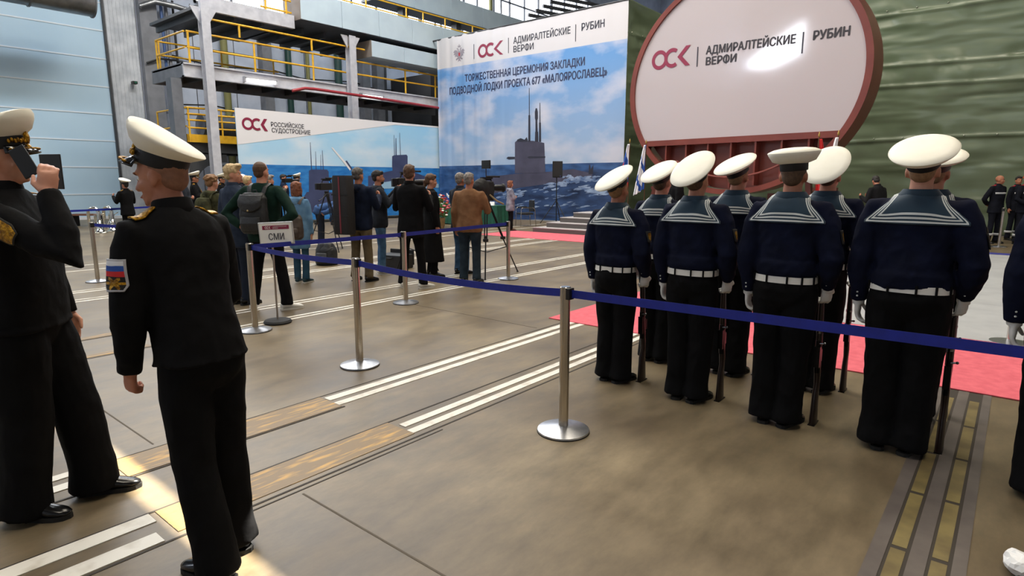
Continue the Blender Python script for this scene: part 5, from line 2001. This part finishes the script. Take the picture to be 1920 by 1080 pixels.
def sailor(px, py, H, w, cap, label, rif=None, head=(0, 0, 0), hair=None, seed=0, collar=True, belly=1.0, hd=39.6, hem=1.03, cap_kw=dict(size=1.12), belt=True, near=True):
    p = onZ(px, py)
    P = person(label, (p.x + .06, p.y), hd, H, w, belly, armR='rifle', armL='down_close', head=head, skin=[SKIN, SKIN2][seed % 2], top=NAVY, topkind='jumper', bottom=BLK, shoes='black',
               hair=hair or BUZZ, hairkind='buzz', vox=.009, cvox=.011, glove=GLOVE, eyes=False, seed=seed, wr=.009, legw=1.12, toe=14, stance=-.012, hem=hem)
    sailor_cap(P, *cap, **cap_kw)
    sailor_collar(P)
    if belt:
        ring_belt(P, 1.0, .184, .132 * belly, .042, BELTW)
    x = 1
    patch(P, (.19 * w + .10, -.02, 1.28), (1, -.25, .1), .065, .085, SPATCH, lambda u, v: 1 if (u - .5) ** 2 + (v - .5) ** 2 < .12 else 0, 'sleeve_patch', 10, 12)
    for sd in 'RL':
        a = P['arms'][sd]
        for k in (.80, .90):
            c = a['e'].lerp(a['w'], k)
            q = P['U'](c + V((0, -.052, 0)))
            MB().ell(q, (.006, .006, .006), 8).build('cuff_button', STRIPE, P['root'])
    # rifle: butt on the floor beside the right foot, muzzle in the right hand
    a = P['arms']['R']
    n = a['n']
    hw = V(P['U'](a['w'] + a['d'] * .085 + n * .035))
    base = V((.20 * w * P['s'], .15 * P['s'], 0))
    if rif:
        d = hw - base
        d.z = hw.z
        Mw = Matrix.Translation(P['root'].location) @ Matrix.Rotation(P['root'].rotation_euler.z, 4, 'Z')
        dn = d.normalized()
        tx = -math.asin(dn.y)
        ty = math.atan2(dn.x, dn.z)
        rifle(Mw @ base, tx, ty, P['root'].rotation_euler.z, rif)
    return P


sailor(1142, 716, 1.645, 1.0, (36, -2, -16), 'sailor at the left end of the near row, smallest of that row', 'dark rifle grounded beside the leftmost sailor of the near row', (-4, 0, 0), FAIR, 1)
sailor(1280, 752, 1.715, 1.02, (45, -2, -10), 'sailor second from left in the near row, broad white cap tilted back', 'dark rifle grounded beside the second sailor of the near row', (-3, 0, 0), BUZZ, 2)
sailor(1447, 797, 1.755, 1.03, (4, -3), 'sailor third from left in the near row, cap sitting level, looking straight ahead', 'dark rifle grounded beside the third sailor of the near row', (4, 0, 0), BUZZ, 3, cap_kw=dict(puff=1.35, size=1.04))
sailor(1668, 848, 1.78, 1.12, (30, -2), 'big broad-backed sailor at the right of the near row, seen from behind', 'dark rifle grounded beside the big broad-backed sailor', (0, 0, 0), FAIR, 4, cap_kw=dict(puff=1.1, size=1.12), belly=1.1, hem=.995)
sailor(1978, 950, 1.80, 1.1, (8, -2), 'sailor cut off by the right edge of the picture', 'dark rifle beside the sailor cut off at the right edge', (0, 0, 0), BUZZ, 5)
sailor(1222, 678, 1.70, 1.0, (33, -3, -9), 'sailor in the far row, half hidden between the two leftmost near sailors', 'dark rifle of the far row sailor between the two leftmost near sailors', (-4, 0, 0), BUZZ, 6)
sailor(1356, 703, 1.75, 1.0, (29, -6, -6), 'sailor in the far row with tilted cap, between second and third near sailors', 'dark rifle of the far row sailor in front of the brown hull', (-8, 0, 0), FAIR, 7)
sailor(1515, 735, 1.75, 1.0, (50, 0, -8), 'sailor in the far row, half hidden behind the third near sailor', 'dark rifle of the far row sailor left of the big sailor', (-4, 0, 0), BUZZ, 8)
sailor(1697, 783, 1.77, 1.0, (20, 4), 'sailor in the far row, almost hidden behind the big broad-backed sailor', 'dark rifle of the far row sailor hidden by the big sailor', (-6, 0, 0), FAIR, 9)
sailor(1985, 835, 1.76, 1.05, (12, 0), 'far row sailor beyond the right edge, only his sleeve and shoe show', None, (0, 0, 0), BUZZ, 10)

# =================================================================== THE TWO NEAR OFFICERS
p1, p2 = onZ(75, 962), onZ(185, 897)
OA = V(((p1.x + p2.x) / 2 - .1, (p1.y + p2.y) / 2 - .02, 0))
A = person('officer in black with white peaked cap at the left edge, talking on a phone', (.70, 3.56), 78, 1.82, 1.2, 1.1, armR='phone', armL='down', head=(4, 2, 0), skin=SKIN, top=BLK2, topkind='uniform',
           bottom=BLK, shoes='black', hair=mat('dark_brown_hair', (58, 42, 34), .8, rgb2=(44, 32, 26), scale=50), hairkind='buzz', vox=.0065, cvox=.010, seed=20, wr=.006, legs={'R': (.02, -.05, 0), 'L': (0, .16, 0)}, hem=.9, legw=1.1, toe=8)
officer_cap(A, 6, 0, 1.04)
patch(A, (.265, .15, 1.35), (.98, -.2, .15), .085, .11, [mat('sleeve_patch_black', (20, 18, 16), .8), GOLD, GOLD], lambda u, v: 0 if min(u, 1 - u, v, 1 - v) < .06 else 1, 'sleeve_patch', 12, 14, upv=(-.1, -.3, .19), shape=lambda v: 1.0 if v > -.1 else 1 - (abs(v + .1) * 1.1))
for sd in 'RL':
    shoulder_board(A, sd, GOLD)
a = A['arms']['R']
MA = Matrix.Translation(A['root'].location) @ Matrix.Rotation(A['root'].rotation_euler.z, 4, 'Z')
ph = empty('mobile_phone', MA @ V(A['U'](V((.098, .125, 1.645)))), 'black mobile phone held to the ear of the officer at the left edge', 'phone', A['root'].rotation_euler.z)
phm = Matrix.Rotation(R(28), 4, 'X') @ Matrix.Rotation(R(-8), 4, 'Y')
MB().box((-.005, -.034, -.07), (.005, .034, .07)).xf(phm).build('body', BLACKP, ph, bevel=.004)
MB().box((-.0065, -.031, -.066), (-.005, .031, .066)).xf(phm).build('screen', mat('phone_screen', (10, 10, 12), .08), ph)

B = person('officer in black uniform and white peaked cap walking away, flag patch on his sleeve', (1.02, 2.46), -60, 1.745, .92, 1.0, armR=dict(e=(.25, .1, 1.16), w=(.2, .3, 1.02), d=(0, .6, -.6), n=(-1, 0, 0), c=.6), armL=dict(e=(.235, .06, 1.15), w=(.22, .15, .90), d=(-.05, .2, -1), n=(-1, 0, .1), c=1.25), head=(27, -2, 0), skin=SKIN2, top=BLK2, topkind='uniform',
           bottom=BLK, shoes='black', hair=mat('shaved_hair', (150, 106, 84), .8, rgb2=(132, 94, 74), scale=50), hairkind='buzz', vox=.0065, cvox=.010, seed=22, wr=.007, legs={'R': (.03, .03, 0), 'L': (-.0, -.10, .02)}, legw=1.12, hem=.92, toe=8, lean=10, lean_roll=-1)
officer_cap(B, 30, 0, .97)
SP = [mat('patch_silver_edge', (176, 176, 182), .5), FW, FB, FR, mat('sleeve_patch_black', (20, 18, 16), .8), GOLD]


def flagpatch(u, v):
    if min(u, 1 - u) < .08 or v > .94 or v < .05:
        return 0
    if v > .80:
        return 1
    if v > .64:
        return 2
    if v > .48:
        return 3
    x, y = (u - .5) * 2, (v - .26) / .24
    r_ = math.hypot(x * .95, y)
    return 5 if r_ < .62 + .3 * math.cos(math.atan2(y, x) * 6) else 4


patch(B, (-.235, .02, 1.30), (-.85, -.52, .05), .084, .118, SP, flagpatch, 'sleeve_patch', 24, 36, shape=lambda v: 1.0 if v > -.3 else 1 - (abs(v + .3) * 1.6))
for sd in 'RL':
    shoulder_board(B, sd, GOLD)

# =================================================================== THE PRESS CROWD
GREENK = cloth('dark_green_knit', (24, 48, 40), (18, 38, 32))
NAVYS = cloth('slate_suit', (52, 62, 80), (42, 50, 66))
DENIM = cloth('light_denim', (110, 150, 186), (92, 132, 170))
JEANS = cloth('blue_jeans', (78, 110, 142), (52, 80, 110))
JEANSD = cloth('dark_jeans', (46, 58, 68), (34, 44, 54))
JEANST = cloth('teal_jeans', (52, 84, 104), (42, 70, 90))
KHAKI = cloth('khaki_trousers', (104, 92, 70), (88, 76, 56))
NAVYJ = cloth('navy_anorak', (26, 34, 54), (18, 24, 40))
CHARJ = cloth('charcoal_hoodie', (42, 46, 54), (32, 36, 44))
BROWNK = cloth('brown_knit', (134, 99, 72), (118, 85, 60))
GREYF = cloth('grey_floral', (150, 152, 166), (100, 102, 116))
OLIVE = cloth('olive_camouflage', (86, 86, 60), (44, 46, 34))
BLUES = cloth('blue_shirt', (66, 94, 140), (54, 78, 120))
WORK = cloth('navy_coverall', (26, 28, 38), (20, 22, 30))
CREAM = cloth('cream_jacket', (206, 200, 184), (190, 184, 168))
GREYT = cloth('grey_trouser', (96, 92, 88), (80, 76, 72))
H_BLOND = mat('hair_grey_blond', (206, 182, 140), .7, rgb2=(176, 150, 108), scale=40)
H_FAIRB = mat('hair_light_brown', (140, 102, 66), .7, rgb2=(112, 80, 50), scale=40)
H_AUB = mat('hair_auburn', (134, 82, 56), .7, rgb2=(104, 60, 42), scale=40)
H_GREY = mat('hair_grey', (140, 134, 128), .75, rgb2=(104, 98, 94), scale=40)
H_SALT = mat('hair_salt_pepper', (98, 92, 88), .75, rgb2=(70, 66, 62), scale=40)
H_DARK = mat('hair_dark', (38, 32, 30), .7, rgb2=(28, 24, 22), scale=40)
H_BRN = mat('hair_brown', (92, 64, 44), .7, rgb2=(70, 48, 32), scale=40)


def at(px, py):
    p = onZ(px, py)
    return (p.x, p.y)


K = dict(vox=.013, cvox=.016)
person('man with blond grey hair in a slate suit, left of the green sweater man', at(456, 570), 30, 1.80, 1.0, 1.05, 'down_close', 'down_close', (-50, 0, 0), SKIN, NAVYS, 'suit', cloth('slate_trouser', (40, 46, 60)), 'black', hair=H_BLOND, hairkind='swept', seed=31, **K)
C2 = person('man in dark green sweater with a black backpack, hands on his hips', at(508, 581), 12, 1.83, 1.1, 1.0, 'akimbo', 'akimbo', (-6, 0, 0), SKIN, GREENK, 'sweater', cloth('black_trouser', (15, 15, 17)), 'white', hair=H_BRN, hairkind='buzz', seed=32, stance=.07, legs={'L': (-.05, -.02, 0), 'R': (.03, .06, 0)}, toe=40, **K)
PACK = mat('black_backpack', (34, 35, 37), .55, rgb2=(26, 27, 29), scale=8, bump=.3, bscale=30)


def backpack(P, label, m, w_=.30, z0=.98, z1=1.44, dep=.15, y0=-.12, flap=True, pocket=True, zoff=0, tex2=None):
    s = P['s']
    e = empty('backpack', P['root'].location, label, 'backpack', P['root'].rotation_euler.z)
    q = MB()
    hw = w_ / 2
    q.rings([(0, y0 - dep / 2, z0, hw * .8, dep * .42), (0, y0 - dep / 2, z0 + .04, hw, dep * .52), (0, y0 - dep / 2, (z0 + z1) / 2, hw, dep * .54), (0, y0 - dep / 2 + .01, z1 - .06, hw * .92, dep * .46), (0, y0 - dep / 2 + .02, z1, hw * .7, dep * .34)], 28, 3.5)
    q.xf(Matrix.Scale(s, 4))
    fuse(q, 'bag', m, e, .012, 3, .005, 12)
    if pocket:
        q = MB().rings([(0, y0 - dep * 1.0, z0 + .04, hw * .75, .03), (0, y0 - dep * 1.02, z0 + .12, hw * .8, .045), (0, y0 - dep * .98, z0 + .2, hw * .75, .03)], 24, 3).xf(Matrix.Scale(s, 4))
        fuse(q, 'pocket', m, e, .011, 3)
    if flap:
        def fn(u, v):
            x = (u - .5) * 2
            zz = z1 - .02 - v * .2 * (1 - .35 * x * x)
            return V((x * hw * .9, y0 - dep * (.78 + .34 * min(1, v * 2)) - .012 + .03 * x * x, zz)) * s
        o = MB().grid(fn, 16, 10).build('flap', m, e, smooth=180, solid=.008, recalc=False)
        MB().ell(V((0, y0 - dep * 1.14 - .02, z1 - .2)) * s, (.012, .006, .012), 8).build('clasp', mat('brass_clasp', (190, 170, 120), .3, .8), o)
    for sd in (1, -1):
        strap(P, sd, m, e)
    MB().tube([V((-.03, y0 - .03, z1 - .01)) * s, V((-.02, y0 - .03, z1 + .03)) * s, V((.02, y0 - .03, z1 + .03)) * s, V((.03, y0 - .03, z1 - .01)) * s], .006, 6).build('grab_handle', m, e)
    return e


backpack(C2, 'black backpack with flap worn by the man in the green sweater', PACK, .33, .95, 1.42, .15)
C3 = person('short woman in a light blue hooded denim coat, brown backpack low on her back', at(567, 530), 8, 1.58, .95, 1.0, 'hang', 'hang', (-10, 0, 0), SKIN, DENIM, 'denim', JEANST, 'teal', hair=H_AUB, hairkind='bob', seed=33, female=True, **K)
backpack(C3, 'brown backpack carried low by the woman in light denim', mat('brown_pack', (78, 66, 58), .7, rgb2=(62, 52, 46), scale=8), .34, .80, 1.22, .16, -.13, flap=False)
C4 = person('man in navy anorak and khaki trousers with a long black case on his back', at(680, 527), 22, 1.80, 1.1, 1.05, 'chest', 'down', (-4, 0, 0), SKIN2, NAVYJ, 'hoodie', KHAKI, 'black', hair=H_SALT, hairkind='short', seed=34, stance=.04, **K)
cs_ = empty('instrument_case', C4['root'].location, 'long black case with a red stripe on the back of the man in navy', 'case', C4['root'].rotation_euler.z)
cm = Matrix.Translation((-.07, -.30, .78))
q = MB().rings([(0, 0, 0, .14, .09), (0, 0, .03, .155, .1), (0, 0, .86, .155, .1), (0, 0, .9, .14, .09)], 30, 5).xf(cm)
q.build('case', mat('case_fabric', (32, 30, 32), .7, bump=.4, bscale=80), cs_, smooth=50)
MB().box((-.012, -.106, .02), (.012, -.1, .88)).xf(cm).build('stripe', mat('case_red', (120, 44, 54), .6), cs_)
MB().box((-.15, -.103, .28), (.15, -.099, .3)).box((-.15, -.103, .6), (.15, -.099, .62)).xf(cm).build('seam', BLACKP, cs_)
MB().tube([(-.1, .07, .86), (.05, .12, .74), (.16, .2, .62), (.18, .3, .5)], [(.02, .006)] * 4, 8, ref=(1, 0, 0)).xf(cm).build('strap', BLACKP, cs_)
C5 = person('man with dark hair and beard in charcoal hoodie and jeans, filming to the right', at(716, 514), 72, 1.77, 1.0, 1.0, 'camera', 'camera', (0, 0, 0), SKIN2, CHARJ, 'hoodie', JEANS, 'white', hair=H_DARK, hairkind='short', seed=35, **K)
MB().ell((0, .045, 1.583), (.047, .047, .036), 12).ell((0, .083, 1.61), (.026, .012, .007), 8).xf(C5['hm']).map(C5['U']).build('beard', H_DARK, C5['root'], smooth=180)
Mw = Matrix.Translation(C5['root'].location) @ Matrix.Rotation(C5['root'].rotation_euler.z, 4, 'Z')
video_camera(Mw @ V((-.02, .47, 1.56)), HD(62), 'black video camera held up by the man in the charcoal hoodie', big=False)
tripod((Mw @ V((.05, .62, 0))).to_tuple(), HD(50), 'black camera tripod between the man in charcoal and the man in the suit', 1.28, .42)
C6 = person('tall man in a black suit and white sneakers seen from behind', at(774, 540), 20, 1.82, 1.05, 1.0, 'chest', 'chest', (20, 0, 0), SKIN, BLK2, 'suit', cloth('black_trouser', (15, 15, 17)), 'white', hair=H_BRN, hairkind='swept', seed=36, stance=.03, legs={'L': (-.04, 0, 0), 'R': (.05, .02, 0)}, toe=30, **K)
person('woman with tied brown hair in a long black coat, right of the black suit', at(811, 519), 62, 1.71, 1.0, 1.0, 'down_close', 'down_close', (-10, -6, 0), SKIN, cloth('black_coat', (18, 18, 20)), 'coat', BLK, 'black', hair=H_BRN, hairkind='tied', seed=37, female=True, **K)
C8 = person('grey haired man in a brown sweater and dark jeans seen from behind', at(882, 530), 18, 1.72, 1.12, 1.12, 'chest', 'down_close', (-8, 0, 0), SKIN2, BROWNK, 'sweater', JEANSD, 'black', hair=H_GREY, hairkind='short', seed=38, stance=.02, **K)
C9 = person('cameraman in black behind the big camera, mostly hidden by the man in brown', at(866, 514), 35, 1.73, 1.0, 1.0, 'camera', 'camera', (0, 0, 0), SKIN2, CHARJ, 'jacket', JEANS, 'black', hair=H_GREY, hairkind='short', seed=39, **K)
ct = onX(922, 470, 7.75)
ct = V((7.75, 6.98, 0))
tripod(ct, HD(60), 'tall black tripod under the big camera right of the man in brown', 1.3, .62)
bc = video_camera(ct + V((0, 0, 1.47)), HD(52), 'big black television camera with small monitor on the tall tripod')
fuse(MB().ell((.03, -.12, .02), (.10, .16, .15), 16).box((-.07, -.2, -.2), (.09, .1, .12)), 'rain_cover', mat('camera_cover', (26, 27, 30), .7, bump=.4, bscale=20), bc, .014, 5, .008, 9)
MB().tube([(-.1, -.14, -.10), (-.1, -.14, .13)], .05, 14).build('green_battery', mat('teal_green', (30, 110, 92), .45), bc, smooth=40)
MB().tube([(.1, .0, -.1), (.16, .1, -.2), (.2, .22, -.26)], .016, 8).build('pan_handle', mat('tan_rod', (150, 130, 96), .5), bc, smooth=40)
C10 = person('woman with folded arms in a grey patterned jacket beside the green table', at(957, 432), 75, 1.60, 1.0, 1.1, 'folded', 'folded', (-10, 0, 0), SKIN, GREYF, 'hoodie', cloth('black_trouser', (15, 15, 17)), 'brown', hair=H_AUB, hairkind='bob', seed=40, female=True, hem=.70, **K)
person('man in a blue shirt bending far down beside the tripod', at(603, 466), 85, 1.74, 1.0, 1.0, dict(e=(.24, .1, 1.16), w=(.24, .12, .95), d=(0, .1, -1), n=(-1, 0, 0), c=.5), dict(e=(.24, .2, 1.2), w=(.22, .34, 1.06), d=(0, .5, -1), n=(-1, 0, 0), c=.6), (0, 0, 0), SKIN2, BLUES, 'sweater', cloth('dark_shorts', (40, 46, 60)), 'black', hair=H_BRN, hairkind='short', seed=41, lean=78, **K)
tripod(at(618, 470) + (0,), HD(20), 'black camera tripod standing before the low banner', 1.32, .5)
video_camera(V(at(618, 470) + (1.46,)), HD(50), 'small dark camera on the tripod before the low banner', big=False)
bg = empty('camera_bag', onZ(613, 496), 'black camera bag on the floor behind the woman in denim', 'bag', HD(20))
fuse(MB().rings([(0, 0, 0.0, .20, .14), (0, 0, .05, .22, .15), (0, 0, .3, .2, .13), (0, 0, .42, .13, .09)], 24, 3), 'bag', PACK, bg, .015, 3, .008, 10)
fuse(MB().rings([(0, -.15, 0.04, .13, .05), (0, -.16, .15, .14, .06), (0, -.14, .24, .12, .04)], 24, 3), 'pocket', PACK, bg, .014, 3)
MB().tube([(-.05, 0, .4), (-.03, 0, .47), (.03, 0, .47), (.05, 0, .4)], .01, 8).build('handle', BLACKP, bg)
bg = empty('equipment_case', onZ(742, 502), 'open black equipment case on the floor left of the black suit', 'case', HD(30))
MB().box((-.28, -.18, 0), (.28, .18, .26)).build('case', BLACKP, bg, bevel=.02)
MB().box((-.28, .18, .05), (.28, .21, .33)).build('lid', BLACKR, bg, bevel=.01)
MB().tube([(-.08, -.18, .2), (-.07, -.22, .2), (.07, -.22, .2), (.08, -.18, .2)], .012, 8).build('handle', BLACKR, bg)

# far part of the crowd
F = dict(vox=.016, cvox=.018)


def far_officer(px, py, hd, H, label, head=(0, 0, 0), seed=0, arms=('down_close', 'down_close'), gold=True, capk=1.0):
    P = person(label, at(px, py), hd, H, 1.0, 1.0, arms[0], arms[1], head, SKIN2, BLK2, 'uniform', BLK, 'black', hair=H_DARK, hairkind='buzz', seed=seed, **F)
    officer_cap(P, 4, 0, capk)
    if gold:
        for sd in 'RL':
            shoulder_board(P, sd, GOLD)
        # gold aiguillette across the chest
        pts = [surf(P, V((x, .6, z)) * P['s'], (0, -1, 0), .012) for x, z in ((-.16, 1.42), (-.10, 1.32), (-.03, 1.27), (.0, 1.33))]
        pts = [p for p in pts if p is not None]
        if len(pts) > 2:
            MB().tube(pts, .010, 6).build('aiguillette', GOLD, P['root'], smooth=180)
    return P


far_officer(562, 430, 62, 1.78, 'officer in white cap looking right, in front of the low banner', seed=50)
person('dark haired man in dark jacket before the low banner, left of the white capped officer', at(538, 432), 80, 1.80, 1.0, 1.0, 'down_close', 'down_close', (0, 0, 0), SKIN2, NAVYJ, 'jacket', BLK, 'black', hair=H_DARK, hairkind='short', seed=51, **F)
C14 = person('grey haired photographer behind the right shoulder of the green sweater man', at(514, 470), 60, 1.72, 1.0, 1.0, 'camera', 'camera', (0, 0, 0), SKIN, GREYT, 'jacket', JEANSD, 'black', hair=H_GREY, hairkind='swept', seed=52, **F)
Mw = Matrix.Translation(C14['root'].location) @ Matrix.Rotation(C14['root'].rotation_euler.z, 4, 'Z')
video_camera(Mw @ V((0, .42, 1.60)), HD(60), 'black camera held up beside the head of the green sweater man', big=False).scale = (.62, .62, .62)
P = person('fair haired person between the blond man and the green sweater man', at(474, 470), 40, 1.70, 1.0, 1.0, 'down_close', 'down_close', (0, 0, 0), SKIN, OLIVE, 'jacket', GREYT, 'brown', hair=H_BLOND, hairkind='swept', seed=53, **F)
P = person('person in white hard hat behind the blond man', at(462, 440), 80, 1.76, 1.0, 1.0, 'down_close', 'down_close', (0, 0, 0), SKIN2, WORK, 'jacket', WORK, 'black', hair=H_DARK, hairkind='buzz', seed=54, **F)


def hard_hat(P, m):
    M = P['hm'] @ Matrix.Translation((0, -.005, 1.70)) @ Matrix.Rotation(R(4), 4, 'X')
    h = MB().lathe([(.108, .0), (.106, .03), (.09, .075), (.055, .105), (0, .115)], n=32, sx=.92, sy=1.12, M=M).map(P['U']).build('hard_hat', m, P['root'], smooth=60, solid=.004)
    MB().lathe([(.104, -.004), (.128, -.008), (.128, -.002), (.104, .008)], n=32, sx=.92, sy=1.15, M=M).map(P['U']).build('brim', m, h, smooth=60)
    MB().tube([(0, .11, .04), (0, .06, .1), (0, 0, .118), (0, -.06, .1), (0, -.11, .04)], [(.018, .006)] * 5, 8, ref=(1, 0, 0)).xf(M).map(P['U']).build('ridge', m, h, smooth=60)


hard_hat(P, mat('white_hard_hat', (230, 230, 232), .35))
P = person('person with curly light brown hair and olive camouflage pack, left of the blond man', at(412, 535), 25, 1.69, 1.0, 1.0, 'chest', 'chest', (-6, -8, 0), SKIN, OLIVE, 'hoodie', GREYT, 'brown', hair=H_FAIRB, hairkind='curly', seed=55, **F)
backpack(P, 'olive camouflage pack on the person with curly hair', OLIVE, .30, 1.0, 1.42, .14, flap=False)
P = far_officer(375, 452, 70, 1.78, 'officer in white cap with gold cords, left of the portal leg', seed=56, arms=('chest', 'down_close'))
Mw = Matrix.Translation(P['root'].location) @ Matrix.Rotation(P['root'].rotation_euler.z, 4, 'Z')
bq = empty('bouquet', Mw @ V((.16, .42, 1.18)), 'small bunch of pink and white flowers held by the officer with gold cords', 'bouquet')
random.seed(4)
MB().tube([(0, 0, -.2), (0, 0, 0)], [.02, .06], 10).build('wrapping', mat('white_paper', (235, 235, 235), .6), bq)
for i in range(14):
    d = V((random.uniform(-.09, .09), random.uniform(-.09, .09), random.uniform(-.02, .1)))
    MB().ell(d, (.035, .035, .03), 8).ell(d + V((.02, 0, .015)), (.02, .02, .02), 6).build('flower', [FCOL[3], FCOL[1]][i % 2], bq)
person('dark haired man with folded arms left of the officer with gold cords', at(354, 462), 70, 1.77, 1.05, 1.0, 'folded', 'folded', (-10, 0, 0), SKIN2, CHARJ, 'jacket', BLK, 'black', hair=H_DARK, hairkind='short', seed=57, **F)
person('woman with curly brown hair next to the shoulder of the near officer', at(336, 475), 40, 1.74, 1.0, 1.0, 'down_close', 'down_close', (0, 0, 0), SKIN, BLK2, 'jacket', BLK, 'black', hair=H_BRN, hairkind='curly', seed=58, female=True, **F)
far_officer(424, 436, 90, 1.76, 'officer whose flat white cap shows behind the blond man', seed=59)
# musicians' corner at left
P = far_officer(246, 455, -70, 1.60, 'bandsman in white cap and gold braid beyond the near officer', seed=60, arms=('chest', 'chest'), capk=1.05)
SILV = mat('polished_silver', (225, 222, 212), .12, 1)
BRASS = mat('polished_brass', (210, 160, 70), .15, 1)


def tuba(loc, rz, label):
    e = empty('tuba', loc, label, 'tuba', rz)
    MB().lathe([(.20, 0), (.20, .012), (.15, .03), (.10, .10), (.075, .25), (.062, .42)], n=32).build('bell', SILV, e, smooth=60, solid=.004)
    o = MB()
    o.tube([(0, 0, .4), (0, 0, .62)] + [(.16 - .16 * math.cos(R(a)), 0, .62 + .16 * math.sin(R(a))) for a in range(15, 181, 15)] + [(.32, 0, .30), (.31, 0, .18), (.26, 0, .12), (.2, 0, .13), (.18, 0, .25)], [.062, .055] + [.05] * 12 + [.042, .04, .036, .034, .03], 14)
    o.build('main_tube', SILV, e, smooth=60)
    for k in range(3):
        x = .08 + k * .05
        q = MB().tube([(x, -.06, .28), (x, -.06, .52)], .02, 12).tube([(x, -.06, .52), (x, -.06, .57)], .007, 8).ell((x, -.06, .575), (.014, .014, .006), 8)
        q.build('valve', SILV, e, smooth=50)
        MB().tube([(x, -.06, .32), (x, -.11, .30), (x, -.12, .22), (x, -.11, .14), (x, -.07, .14), (x, -.06, .28)], .012, 8).build('valve_slide', BRASS if k == 1 else SILV, e, smooth=60)
    MB().tube([(.18, 0, .25), (.12, -.1, .45), (.02, -.16, .56), (-.02, -.22, .6)], [.016, .013, .011, .014], 8).build('lead_pipe', SILV, e, smooth=60)
    return e


tuba(onZ(189, 437), HD(180), 'silver tuba standing on its bell, left one by the blue door')
tuba(onZ(213, 434), HD(195), 'silver tuba standing on its bell, right one nearest the near officer')
bn = empty('low_bench', onZ(166, 424), 'low brown bench standing in front of the blue door', 'bench', HD(0) )
MB().box((-.5, -.2, .38), (.5, .2, .44)).build('seat', mat('bench_wood', (110, 70, 50), .5), bn)
for x in (-.45, .45):
    MB().box((x - .03, -.18, 0), (x + .03, .18, .38)).build('leg', DARKM, bn)

# person filming with a tablet beyond the officer on the phone
tpos = EYE + ray(97, 322) * 4.6
troot = tpos - Matrix.Rotation(HD(62), 3, 'Z') @ V((.1, .47, 0))
T = person('person in a cream jacket holding up a tablet beyond the officer on the phone', (troot.x, troot.y), 62, 1.66, 1.0, 1.0, dict(e=(.27, .2, 1.25), w=(.15, .42, 1.50), d=(-.1, .3, 1), n=(-.3, 1, 0), c=.5), dict(e=(.24, .2, 1.25), w=(.02, .42, 1.47), d=(-.1, .3, 1), n=(-.3, 1, 0), c=.5), (0, 0, 0), SKIN, CREAM, 'jacket', GREYT, 'brown', hair=H_BLOND, hairkind='short', seed=61, **K)
tbp = empty('tablet', tpos, 'black tablet held up beside the face of the officer on the phone', 'tablet', HD(14))
MB().box((-.1, -.006, -.13), (.1, .006, .13)).build('body', BLACKP, tbp, bevel=.004)
MB().box((-.09, .006, -.12), (.09, .0075, .12)).build('screen', mat('phone_screen', (10, 10, 12), .08), tbp)

# =================================================================== RIGHT SIDE
person('man in a black jacket turned away at the green tarpaulin', at(1640, 470), -20, 1.74, 1.05, 1.0, 'chest', 'chest', (-30, -20, 0), SKIN2, cloth('black_jacket', (24, 24, 26)), 'jacket', BLK, 'black', hair=H_DARK, hairkind='short', seed=70, lean=12, **F)
REFL = mat('reflective_tape', (190, 192, 196), .4)
YOKE = mat('red_yoke', (170, 30, 50), .8)


def worker(px, py, hd, H, label, arms, head, seed, hairk='short', hair=None, hat=None, w=1.05, gl=None):
    P = person(label, at(px, py), hd, H, w, 1.0, arms[0], arms[1], head, SKIN2, WORK, 'jacket', WORK, 'black', hair=hair or H_DARK, hairkind=hairk, seed=seed, stance=.05, glove=gl, vox=.014, cvox=.016)
    s = P['s']
    for sd in 'RL':
        shoulder_board(P, sd, YOKE, 'red_shoulder')
    # chest band
    m = MB()
    for k in range(12):
        pass

    def fn(u, v):
        x = (u - .5) * .34 * w
        p = surf(P, V((x, .6, 1.315 + .045 * (v - .5))) * s, (0, -1, 0), .007)
        return p if p is not None else V((x, .12, 1.31)) * s
    MB().grid(fn, 14, 2).build('chest_band', REFL, P['root'], smooth=180, solid=.004, recalc=False)
    for sd in 'RL':
        hip, kn, ank = P['legs'][sd]
        c = kn.lerp(ank, .62)
        MB().rings([(c.x, c.y - .006, c.z - .03, .088 * w, .088 * w), (c.x, c.y - .006, c.z + .03, .088 * w, .088 * w)], 20, cap=False).map(P['U']).build('ankle_band', REFL, P['root'], smooth=180, solid=.003, recalc=False)
    if hat:
        hard_hat(P, hat)
    return P


worker(1858, 456, 165, 1.74, 'bald worker in dark coverall with red shoulders, hands behind his back', ('back', 'back'), (30, -4, 0), 71, 'bald')
worker(1895, 450, 170, 1.72, 'dark haired worker half hidden between two others at the tarpaulin', ('down_close', 'down_close'), (-30, 0, 0), 72)
worker(1912, 458, 175, 1.76, 'worker in an orange hard hat at the right edge, white gloved hands clasped', ('front', 'front'), (20, 0, 0), 73, hat=mat('orange_hard_hat', (226, 76, 36), .35), gl=GLOVE)
far_officer(1258, 520, 80, 1.82, 'officer in white cap and gold shoulder boards facing right behind the sailors', seed=74)

# crumpled sheet at the bottom right corner
pp = onZ(1912, 1076)
q = MB().ell((0, 0, .045), (.07, .06, .045), 16)
pb = q.build('crumpled_paper', PAPER, None)
for v in pb.data.vertices:
    v.co += V((1, 1, .6)) * (.018 * noise.noise(v.co * 40))
    v.co.z = max(.002, v.co.z)
pb.location = pp
tag(pb, 'crumpled white paper on the floor at the bottom right corner', 'paper')

bpy.data.scenes.remove(_tmp)
